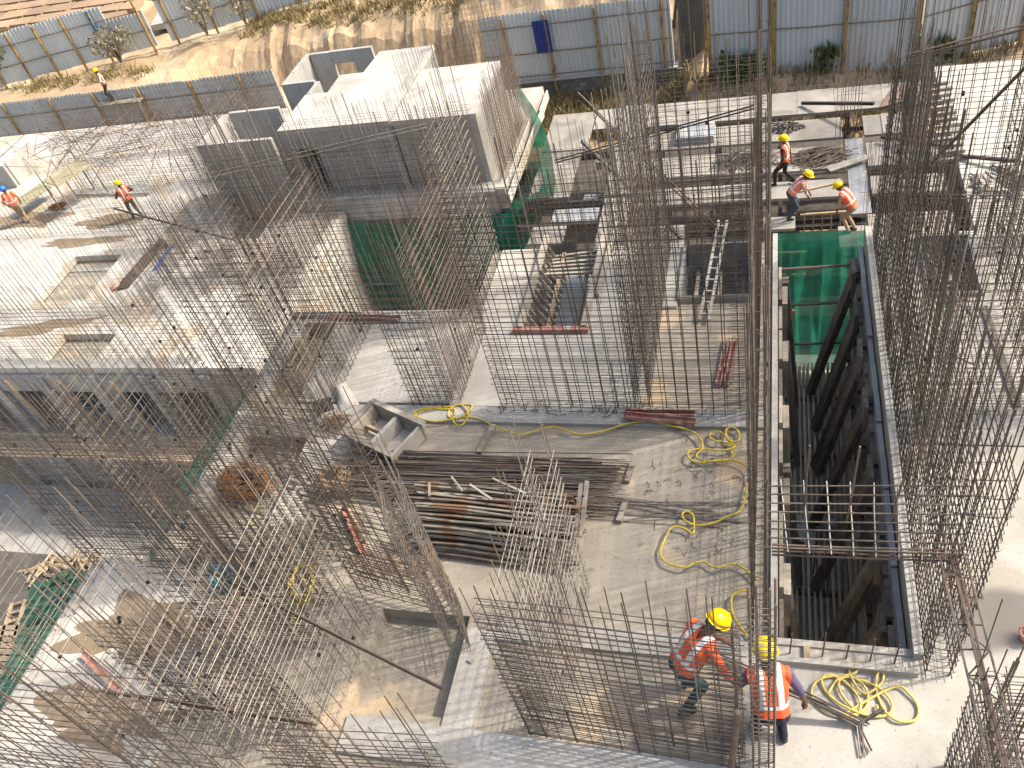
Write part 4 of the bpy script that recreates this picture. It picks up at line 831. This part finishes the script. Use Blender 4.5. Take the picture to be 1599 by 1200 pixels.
T = thing('scaffold_tube_pile', 'stack of rusty scaffold tubes beside the pale cage', 'scaffold tubes', (-3.6, 6.4, 0))
for lay in range(7):
    for k in range(14 - lay):
        y = 5.85 + .085 * k + .042 * lay; z = 0.0 + .045 * 1 + .078 * lay
        rod('scaffold_tube', (-4.75 + rr(-.15, .1), y + rr(-.03, .03) + .06, z), (-2.5 + rr(-.12, .15), y - .06 + rr(-.03, .03), z), .021, random.choice(('tube', 'tube', 'tube', 'bar_rust')), T)
for i in range(4): MB().bar((-4.5 + i * .45, 6.45 + .12 * (i % 2), .6), (-4.57 + i * .3, 6.68 + .12 * (i % 2), .6), .03, .03).obj('ledger_stub', 'timber_gr', T)
for (a, b) in (((-2.5, 5.9, .05), (-2.45, 6.85, .5)), ((-2.42, 6.0, .05), (-2.38, 6.9, .5))): MB().bar(a, b, .05, .06).obj('end_cheek', 'timber_gr', T)
# box frame
p = P(608, 690, 0); T = thing('wooden_box_frame', 'tapered wooden box frame with dividers lying on the slab', 'frame', (p.x, p.y, .0), rz=-.42)
def lb(name, a, b, w, h, m): MB().bar(a, b, w, h).obj(name, m, T)
Wd, Hd, Zt = .52, .34, .30
lb('side_board', (-Wd, -Hd, Zt / 2), (Wd, -Hd, Zt / 2), .04, Zt, 'timber_gr'); lb('side_board', (-Wd, Hd, Zt / 2), (Wd, Hd, Zt / 2), .04, Zt, 'timber_gr')
lb('end_board', (-Wd + .025, -Hd + .03, Zt / 2), (-Wd + .025, Hd - .03, Zt / 2), .04, Zt * .98, 'timber_gr'); lb('end_board', (Wd - .025, -Hd + .03, Zt / 2), (Wd - .025, Hd - .03, Zt / 2), .04, Zt * .98, 'conc_light')
lb('divider', (0, -Hd + .03, Zt / 2), (0, Hd - .03, Zt / 2), .07, Zt * .9, 'conc_light'); lb('divider', (-Wd + .06, .02, Zt * .4), (-.07, .02, Zt * .4), .05, .1, 'timber')
for s in (-1, 1): lb('top_rail', (-Wd - .05, s * (Hd + .02), Zt + .03), (Wd + .05, s * (Hd + .02), Zt + .03), .09, .05, 'timber_gr')
lb('top_rail', (-Wd - .03, -Hd, Zt + .035), (-Wd - .03, Hd, Zt + .035), .08, .05, 'timber_gr')
def coil(name, label, c, rx, ry, hz, n, m, r=.006, cat='wire'):
    b = MB()
    for _ in range(n):
        a0 = rr(0, 6.28); k = rr(.45, 1); z = c[2] + rr(.01, hz); pts = []
        for i in range(7):
            a = a0 + i * rr(.35, .8); kk = k * rr(.8, 1.1); pts.append((c[0] + rx * kk * math.cos(a), c[1] + ry * kk * math.sin(a), max(c[2] + r, z + rr(-.05, .05))))
        b.tube(smooth_path(pts, 2), r, 3, False)
    return tag(b.obj(name, m), label, cat, 'wire heaps')
coil('tie_wire_heap', 'round heap of brown tie wire on the slab left of the bar pile', tuple(P(527, 760, 0)), .34, .26, .3, 90, 'wire')
coil('tie_wire_heap', 'rust orange heap of wire in the recess at left', tuple(P(390, 765, -.3)), .48, .36, .35, 110, 'wire_rust', .007)
heap('stick_litter', 'litter of thin sticks around the recess behind the rusty wire', tuple(P(430, 690, -.3)), .6, .35, 90, 'wire', (.2, .6), .08, .006, 'litter')
heap('stick_litter', 'litter of straw and sticks below the rusty wire heap', tuple(P(450, 860, 0)), .7, .5, 140, 'wire', (.15, .5), .06, .005, 'litter')
heap('stick_litter', 'straw scattered between the near left cages', tuple(P(620, 880, -.04)), .7, .3, 120, 'wire', (.15, .45), .05, .005, 'litter')
heap('stick_litter', 'litter of tie wires under the rear left mesh', tuple(P(470, 570, 0)), .4, .8, 90, 'wire', (.15, .45), .06, .006, 'litter')
heap('stick_litter', 'tuft of frayed rope strands beside the box frame', tuple(P(525, 665, 0)), .25, .2, 60, 'wire', (.2, .4), .2, .007, 'litter')
heap('stick_litter', 'scraps of wire littering the tan slab by the curtain', tuple(P(1100, 760, -.05)), .8, 1.2, 60, 'bar', (.05, .16), .01, .004, 'litter')
heap('stick_litter', 'scraps of wire littering the blue-grey band', tuple(P(930, 640, .012)), 1.8, .14, 50, 'bar', (.05, .2), .01, .005, 'litter')
def cloth(name, label, px, z, m, cat, hz=.12, sd=0, n=9):
    q = [P(u, v, z) for u, v in px]; b = MB()
    for j in range(n):
        for i in range(n):
            s, t = i / (n - 1), j / (n - 1); p = (q[0].lerp(q[1], s)).lerp(q[3].lerp(q[2], s), t)
            b.v.append((p.x + .03 * noise.noise((i, j, sd)), p.y + .03 * noise.noise((i, j, sd + 3)), z + .012 + hz * (.35 * abs(noise.noise((i * .55, j * .55, sd))) + math.sin(math.pi * s) * .8 * math.sin(math.pi * t))))
    b.f = [(j * n + i, j * n + i + 1, (j + 1) * n + i + 1, (j + 1) * n + i) for j in range(n - 1) for i in range(n - 1)]
    k = len(b.v); b.v += [(x, y, z + .004) for x, y, _ in b.v]; b.f += [tuple(f_ + k for f_ in f[::-1]) for f in list(b.f)]
    ring = [i for i in range(n)] + [j * n + n - 1 for j in range(1, n)] + [(n - 1) * n + i for i in range(n - 2, -1, -1)] + [j * n for j in range(n - 2, 0, -1)]
    for i in range(len(ring)): a, c = ring[i], ring[(i + 1) % len(ring)]; b.f.append((a, a + k, c + k, c))
    return tag(b.obj(name, m, None, True), label, cat)
cloth('cement_sack', 'crumpled grey sack lying on the slab behind the box frame', [(517, 602), (540, 596), (562, 632), (532, 646)], 0, 'sack', 'sack', .2, 1)
cloth('black_bag', 'black plastic bag beside the crumpled grey sack', [(492, 628), (516, 622), (524, 640), (500, 648)], 0, 'steel_blk', 'bag', .15, 2)
cloth('blue_strip', 'blue plastic strip lying on the sunlit lower slab', [(237, 425), (248, 420), (272, 384), (266, 386)], -5.965, 'blue', 'strip', .1, 3)
cloth('grey_rag', 'grey rag on the tan slab left of the tube pile', [(630, 805), (664, 800), (662, 850), (640, 852)], -.045, 'alu', 'rag', .06, 4)
cloth('tarpaulin', 'brown tarpaulin strip on the lower slab beside the blue strip', [(176, 455), (200, 450), (262, 378), (250, 372)], -5.965, 'brown_t', 'tarpaulin', .12, 5)
tag(MB().prism([tuple(P(u, v, -6))[:2] for u, v in ((290, 350), (272, 372), (230, 438), (250, 440))], -5.999, -5.97).obj('white_board', 'conc_white'), 'white board on the sunlit lower slab beside the blue strip', 'board')
cloth('orange_rag', 'orange rag at the lower end of the brown tarpaulin', [(172, 450), (190, 440), (195, 448), (176, 458)], -6, 'orange', 'rag', .1, 6)
# buckets
def bucket(label, p, r, h, m, rim_m=None, name='bucket'):
    T = thing(name, label, 'bucket', tuple(p)); b = MB(); n = 20; prof = [(r * .78, 0), (r * .9, h * .6), (r, h), (r * .93, h), (r * .72, .03)]
    for q, z in prof: b.v += [(p.x + q * math.cos(6.283 * i / n), p.y + q * math.sin(6.283 * i / n), p.z + z) for i in range(n)]
    for j in range(len(prof) - 1): b.f += [(j * n + i, j * n + (i + 1) % n, (j + 1) * n + (i + 1) % n, (j + 1) * n + i) for i in range(n)]
    b.f.append(tuple(range(n))[::-1]); b.f.append(tuple(4 * n + i for i in range(n))); b.obj('body', m, T, True)
    MB().tube([(p.x + r * 1.02 * math.cos(6.283 * i / n), p.y + r * 1.02 * math.sin(6.283 * i / n), p.z + h) for i in range(n)], .012, 5, closed=True).obj('rim', rim_m or m, T)
    MB().tube([(p.x + r * math.cos(a), p.y + .03, p.z + h + r * .7 * math.sin(a)) for a in [math.pi * i / 8 for i in range(9)]], .006, 4).obj('handle', 'bar', T); return T
bucket('teal plastic bucket standing among the near left cages', P(358, 915, 0), .16, .26, 'teal', 'cyan'); bucket('small blue bucket leaning beside the teal bucket', P(343, 902, 0), .09, .16, 'cyan')
cloth('green_cloth', 'green plastic scrap right of the teal bucket', [(386, 905), (398, 900), (404, 915), (392, 918)], 0, 'greenp', 'plastic', .06, 7)
bucket('orange plastic pail at the right picture edge', P(1603, 998, 0), .085, .14, 'orange')
tag(MB().bar(P(733, 1034, .02), P(757, 1002, .02), .07, .03).obj('timber_batten', 'conc_light'), 'short white batten at the corner of the sunken tan floor', 'timber')
# bent bars held by the near workers
T = thing('bent_bar_bundle', 'bundle of bent steel bars held by the two near workers', 'steel bars', (.2, 4.4, 0))
for i in range(7):
    a = P(1128 + rr(-6, 6), 1022 + i * 4, .75); b = P(1345 + rr(-10, 8), 1128 + rr(-6, 8), .05); c = P(1350 + rr(-14, 12), 1180 + rr(-10, 8), .03)
    if i < 3: c = P(1378 + rr(-5, 5), 1105 + rr(-4, 4), .12)
    MB().tube(smooth_path([a, a.lerp(b, .55) + Vector((0, 0, .05)), b, b.lerp(c, .1), c], 4), .010, 5).obj('bent_bar', 'bar', T)
# scaffold planks at far left
T = thing('plank_platform', 'olive plank platform on poles at the far left', 'scaffold', tuple(P(90, 275, -5)))
a = P(78, 288, -4.6); b = P(132, 253, -4.6); d = (b - a).normalized(); x = Vector((-d.y, d.x, 0))
for k in range(4): MB().bar(a + x * (.3 * k - .45), b + x * (.3 * k - .45), .27, .05).obj('plank', 'olive', T)
for q in (a, b, a.lerp(b, .5)):
    for s in (-.5, .6): MB().tube([q + x * s + Vector((0, 0, -1.35)), q + x * s + Vector((rr(-.1, .1), 0, .5))], .03, 6).obj('pole', 'timber', T)
T = thing('plank_platform', 'brown plank walkway behind the blue helmeted worker', 'scaffold', tuple(P(60, 305, -5.4)))
a = P(25, 322, -5.5); b = P(72, 290, -5.5); d = (b - a).normalized(); x = Vector((-d.y, d.x, 0))
for k in range(3): MB().bar(a + x * (.3 * k - .3), b + x * (.3 * k - .3), .27, .05).obj('plank', 'olive', T)
for q in (a, b): MB().tube([q + Vector((0, 0, -.48)), q], .05, 6).obj('pole', 'timber', T)
T = thing('plank_platform', 'high plank platform under the worker on the far left scaffold', 'scaffold', tuple(P(178, 160, -6)))
wp = P(178, 157, -6.1); MB().box(wp.x - .8, wp.x + 1.8, wp.y - .45, wp.y + .45, wp.z - .06, wp.z).obj('plank', 'timber_gr', T)
for xx in (-.7, .5, 1.7):
    for yy in (-.4, .4): MB().tube([(wp.x + xx, wp.y + yy, -9.2), (wp.x + xx, wp.y + yy, wp.z + .4)], .03, 6).obj('pole', 'timber', T)
b = MB()
for _ in range(150):
    p = Vector((rr(-34, -20.5), rr(27, 31.5), rr(-5.9, -4.6))); d = Vector((rr(-1, 1), rr(-1, 1), rr(-.6, .6))).normalized() * rr(.5, 1.6); b.tube(wig(p - d, p + d, .012), .012, 4, False)
tag(b.obj('bar_tangle', 'bar_rust'), 'brown tangle of loose bars and ties beyond the lower slab', 'steel bars', kind='stuff')
T = thing('scaffold_poles', 'tall pale poles standing at the left end of the concrete rooms', 'scaffold', (-18, 23.4, -6))
for i in range(7): x = -18.6 + i * .35; MB().tube([(x, 23.1 + rr(-.2, .2), -6), (x + rr(-.3, .1), 23.2, -1.6 + rr(-.6, .3))], .03, 6).obj('pole', 'bar_pale', T)
heap('stick_litter', 'dark rag and bars on the lower slab left of the walking worker', tuple(P(92, 324, -6)), .4, .3, 40, 'wire_rust', (.2, .5), .2, .02, 'litter')
# ------------------------------------------------------------------ people
def ik(a, b, l1, l2, pole):
    d = b - a; L = min(d.length, (l1 + l2) * .995); d.normalize(); k = (l1 * l1 - l2 * l2 + L * L) / (2 * L); h = math.sqrt(max(l1 * l1 - k * k, 0))
    p = pole - d * pole.dot(d); p = p.normalized() if p.length > 1e-4 else d.orthogonal().normalized(); return a + d * k + p * h, a + d * L
def person(label, loc, yaw, lean=.1, ph=.9, feet=((.0, .1), (.0, -.1)), hands=((.1, .3, .75), (.1, -.3, .75)), shirt='dark_s', trousers='navy', vest='vest', helmet='helmet_y', head=0., near=False, glove=False, twist=0.):
    T = thing('person', label, 'person', loc, rz=yaw); V = Vector
    up = V((math.sin(lean), 0, math.cos(lean))); fw = V((math.cos(lean), 0, -math.sin(lean)))
    pel = V((0, 0, ph)); chest = pel + up * .36; neck = pel + up * .53
    hu = V((math.sin(head), 0, math.cos(head))); hf = V((math.cos(head), 0, -math.sin(head))); hc = neck + hu * .155 + hf * .02
    caps = []                                    # (a, b, ra, rb, material, flatten)
    def cap(a, b, ra, rb, m): caps.append((V(a), V(b), ra, rb, m))
    for s in (-1, 1):
        cap(pel + V((0, s * .055, -.02)), pel + up * .16 + V((0, s * .05, 0)), .115, .105, trousers)
        cap(pel + up * .14 + V((0, s * .05, 0)), chest + V((0, s * .065, 0)), .105, .115, shirt)
        cap(chest + V((0, s * .06, 0)), pel + up * .47 + V((0, s * .09, 0)), .115, .08, shirt)
    cap(pel + up * .45, neck + hu * .04, .065, .052, 'skin'); cap(neck + hu * .02, hc - hu * .04, .052, .075, 'skin')
    cap(hc - hu * .05 + hf * .03, hc + hu * .05 + hf * .0, .068, .094, 'skin'); cap(hc + hf * .07 - hu * .01, hc + hf * .103 - hu * .035, .018, .016, 'skin')
    for s in (-1, 1): cap(hc + V((0, s * .088, 0)) - hu * .02, hc + V((0, s * .094, 0)) + hu * .015, .016, .018, 'skin')
    for i, s in enumerate((1, -1)):
        hip = pel + V((0, s * .09, -.04)); foot = V((feet[i][0], feet[i][1], .09 + (feet[i][2] if len(feet[i]) > 2 else 0))); kn, an = ik(hip, foot, .42, .42, V((1, 0, .1)))
        cap(hip, kn, .092, .066, trousers); cap(kn, an, .066, .048, trousers); cap(an + V((-.03, 0, -.045)), an + V((.13, s * .02, -.05)), .042, .036, 'shoe')
        sh = pel + up * .455 + V((0, s * .18, 0)); hd, wr = None, V(hands[i]); el, wr = ik(sh, wr, .285, .26, V((-.6, s * .8, -.2)))
        cap(sh, el, .062, .047, shirt); cap(el, sh.lerp(el, .0) * 0 + el.lerp(wr, .35), .047, .043, shirt if not near else shirt); cap(el.lerp(wr, .3), wr, .042, .029, 'skin')
        d = (wr - el).normalized(); pm = wr + d * .085; hm = 'glove' if glove and s < 0 else 'skin'; side = d.cross(V((0, 0, 1))); side = side.normalized() if side.length > .1 else V((0, 1, 0)); dn = side.cross(d).normalized()
        if dn.z > 0: dn = -dn
        for k in (-.022, .022): cap(wr + side * k * .6, pm + side * k, .024, .022, hm)
        if near:
            for f_, (k, l) in enumerate(((-.033, .06), (-.011, .072), (.011, .068), (.033, .052))):
                a = pm + side * k; m_ = a + d * l * .55 + dn * .012; e = m_ + d * l * .25 + dn * l * .6; cap(a, m_, .0105, .010, hm); cap(m_, e, .010, .009, hm)
            tb = wr + d * .03 + side * .028 * -s; m_ = tb + d * .03 - side * .03 * s + dn * .02; cap(tb, m_, .013, .011, hm); cap(m_, m_ + d * .03 + dn * .02, .011, .009, hm)
        else: cap(pm, pm + d * .05 + dn * .04, .024, .016, hm)
    # one continuous skin over all capsules
    b = MB()
    for a, c, ra, rb, m in caps:
        d = c - a; L = d.length or 1e-4; d = d / L; st = [(-ra * .95, ra * .3), (-ra * .7, ra * .72), (-ra * .35, ra * .94), (0, ra)] + [(L, rb), (L + rb * .35, rb * .94), (L + rb * .7, rb * .72), (L + rb * .95, rb * .3)]
        b.tube([a + d * t for t, _ in st], [q for _, q in st], 10)
    tmp = b.obj('body_source', 'skin'); rm = tmp.modifiers.new('skin', 'REMESH'); rm.mode = 'VOXEL'; rm.voxel_size = .0095 if near else .02
    sm = tmp.modifiers.new('smooth', 'SMOOTH'); sm.factor = .5; sm.iterations = 3 if near else 2
    dg = bpy.context.evaluated_depsgraph_get(); me = bpy.data.meshes.new_from_object(tmp.evaluated_get(dg)); bpy.data.objects.remove(tmp)
    me.name = 'body'; me.materials.clear(); ms = []
    for q in caps:
        if q[4] not in ms: ms.append(q[4])
    for q in ms: me.materials.append(M[q])
    info = [(a, c - a, (c - a).length_squared or 1e-6, ra, rb, ms.index(m)) for a, c, ra, rb, m in caps]; nt_ = 6; vest_f = []
    for pl in me.polygons:
        c = pl.center; best = 9
        for k, (a, d, l2, ra, rb, mi) in enumerate(info):
            t = max(0, min(1, (c - a).dot(d) / l2)); v = (c - a - d * t).length - (ra + (rb - ra) * t)
            if v < best: best = v; pl.material_index = mi; kk = k
        pl.use_smooth = True
        r_ = c - pel; s_ = r_.dot(up)
        if kk < nt_ and s_ > .02: vest_f.append(pl)
        elif s_ > .36 and abs(c.y) < .2 and s_ < .57 and kk > 9: vest_f.append(pl)
    o = link('body', me, T); o.matrix_parent_inverse = Matrix.Identity(4)
    vb = MB(); vm = {}; tf = []
    for pl in vest_f:
        q = []
        for vi in pl.vertices:
            if vi not in vm: v = me.vertices[vi]; vm[vi] = len(vb.v); vb.v.append(tuple(v.co + v.normal * (.016 + .006 * noise.noise(v.co * 9))))
            q.append(vm[vi])
        r_ = pl.center - pel; s_ = r_.dot(up); (tf if (.065 < abs(r_.y) < .115 and s_ > .13) or .12 < s_ < .165 else vb.f).append(tuple(q))
    vo = vb.obj('safety_vest', vest, T, True); vo.matrix_parent_inverse = Matrix.Identity(4)
    tp = MB(); tp.v = list(vb.v); tp.f = tf; to = tp.obj('reflective_tape', 'stripe', vo, True); to.matrix_parent_inverse = Matrix.Identity(4)
    # helmet, hair, eyes
    hm = MB(); n = 20; rows_ = [(1.0, 0), (.99, .25), (.92, .5), (.76, .75), (.5, .92), (.2, .995)]; cc = hc + hu * .035
    def hp(x, y, z): return tuple(cc + hf * x + V((0, y, 0)) + hu * z)
    for q, z in rows_: hm.v += [hp(.142 * q * math.cos(6.283 * i / n), .118 * q * math.sin(6.283 * i / n) , .125 * z + (.008 if abs(math.sin(6.283 * i / n)) < .25 and z > .4 else 0)) for i in range(n)]
    for j in range(len(rows_) - 1): hm.f += [(j * n + i, j * n + (i + 1) % n, (j + 1) * n + (i + 1) % n, (j + 1) * n + i) for i in range(n)]
    hm.f.append(tuple(5 * n + i for i in range(n)))
    k = len(hm.v); hm.v += [hp((.155 + .055 * max(0, math.cos(6.283 * i / n)) ** 2) * math.cos(6.283 * i / n), .128 * math.sin(6.283 * i / n), -.012) for i in range(n)]
    hm.f += [(i, (i + 1) % n, k + (i + 1) % n, k + i) for i in range(n)]
    h_ = hm.obj('helmet', helmet, T, True); h_.matrix_parent_inverse = Matrix.Identity(4)
    hr = MB(); n2 = 14
    for q, z in ((.9, -.055), (1.03, -.02), (1.0, .045)): hr.v += [tuple(hc - hf * .012 + hf * (.1 * q * math.cos(6.283 * i / n2)) + V((0, .096 * q * math.sin(6.283 * i / n2), 0)) + hu * (z + (.05 if math.cos(6.283 * i / n2) > .2 and z < .03 else 0))) for i in range(n2)]
    for j in range(2): hr.f += [(j * n2 + i, j * n2 + (i + 1) % n2, (j + 1) * n2 + (i + 1) % n2, (j + 1) * n2 + i) for i in range(n2)]
    h_ = hr.obj('hair', 'hair', o, True); h_.matrix_parent_inverse = Matrix.Identity(4)
    ey = MB()
    for s in (-1, 1): e = hc + hf * .083 + V((0, s * .033, 0)) + hu * .002; ey.tube([e, e + hf * .008], .01, 8)
    h_ = ey.obj('eyes', 'hair', o); h_.matrix_parent_inverse = Matrix.Identity(4)
    h_ = MB().tube([hc + hf * .088 + V((0, -.024, 0)) - hu * .068, hc + hf * .096 - hu * .067, hc + hf * .088 + V((0, .024, 0)) - hu * .068], .005, 5).obj('mouth', 'maroon_s', o); h_.matrix_parent_inverse = Matrix.Identity(4)
    return T
person('worker in orange vest and yellow helmet bending over bars behind the front mesh', (-.92, 4.27, -.05), .62, lean=.66, ph=.82, feet=((.1, .14), (-.12, -.14)), hands=((.55, .05, .8), (.42, -.42, .72)), shirt='vest', trousers='teal_t', head=.85, near=True, glove=True)
person('worker seen from behind with silver striped vest beside the slim rebar column', (.01, 3.86, 0), 1.75, lean=.5, ph=.78, feet=((.12, .13), (.06, -.13)), hands=((.42, .2, .72), (.16, -.37, .6)), shirt='purple_s', trousers='navy', head=.5, near=True)
f = P(1226, 289, -6); person('worker in orange vest striding left across the striped deck', (f.x, f.y, -6), 2.9, .06, .87, ((.28, .09), (-.28, -.09, .04)), ((.12, .22, .85), (-.12, -.24, .8)), 'dark_s', 'black_t', 'vest')
f = P(1234, 341, -6); person('worker in white shirt and jeans stooping over the deck opening', (f.x, f.y, -6), .15, .75, .86, ((.05, .1), (-.05, -.1)), ((.55, .12, .7), (.5, -.12, .68)), 'white_s', 'jeans', 'vest_pink', head=.5)
f = P(1330, 362, -6); person('worker in bright orange vest bending left on the deck beside rusty bars', (f.x, f.y, -6), 2.7, .7, .86, ((.05, .1), (-.05, -.1)), ((.4, .15, .6), (.45, -.12, .6)), 'rose_s', 'tan_s', 'vest', head=.6)
f = P(218, 341, -6); person('worker in brown trousers walking on the sunlit lower slab carrying bars', (f.x, f.y, -6), 2.6, .05, .87, ((.22, .09), (-.3, -.09, .05)), ((.3, .2, 1.05), (.25, -.22, 1.02)), 'maroon_s', 'brown_t', 'vest')
f = P(42, 348, -6); person('worker with blue helmet and orange vest at the left picture edge', (f.x, f.y, -6), 2.2, .12, .88, ((.1, .1), (-.08, -.1)), ((.15, .24, .85), (.18, -.24, .85)), 'vest', 'tan_s', 'vest', helmet='helmet_b')
person('worker in black trousers standing on the far left scaffold platform', (wp.x, wp.y, wp.z), -2.4, .06, .9, ((.02, .1), (-.02, -.1)), ((.28, .16, 1.15), (.12, -.26, .85)), 'white_s', 'black_t', 'vest_pink')
T = thing('carried_bars', 'thin bars carried by the worker walking on the lower slab', 'steel bars', tuple(P(218, 341, -5)))
q = P(218, 341, -6)
for i in range(4): rod('long_bar', (q.x - 2.4 + rr(-.2, .2), q.y + .1 + .03 * i, -4.93 + .02 * i), (q.x + 1.2 + rr(-.2, .2), q.y - .2 + .03 * i, -4.93 + .02 * i), .012, 'bar', T)

# bucket-shaped body added outside the frame to cast the round shadow on the slab
q = Vector((2.5, 5.62, 0)) + sv * (4.2 / sv.z); T = thing('round_shadow_caster', 'added bucket-shaped shadow caster on a cable, unseen right of the picture', 'bucket', tuple(q))
b = MB(); b.tube([q + Vector((0, 0, z)) for z in (-.5, -.35, 0, .45)], [.14, .2, .36, .37], 24); b.obj('body', 'steel_blk', T, True)
for a in (0, 2.09, 4.19): MB().tube([q + Vector((.36 * math.cos(a), .36 * math.sin(a), .45)), q + Vector((0, 0, 1.3))], .012, 6).obj('sling', 'bar', T)
MB().tube([q + Vector((0, 0, 1.3)), q + Vector((0, 0, 7))], .012, 6).obj('cable', 'bar', T)
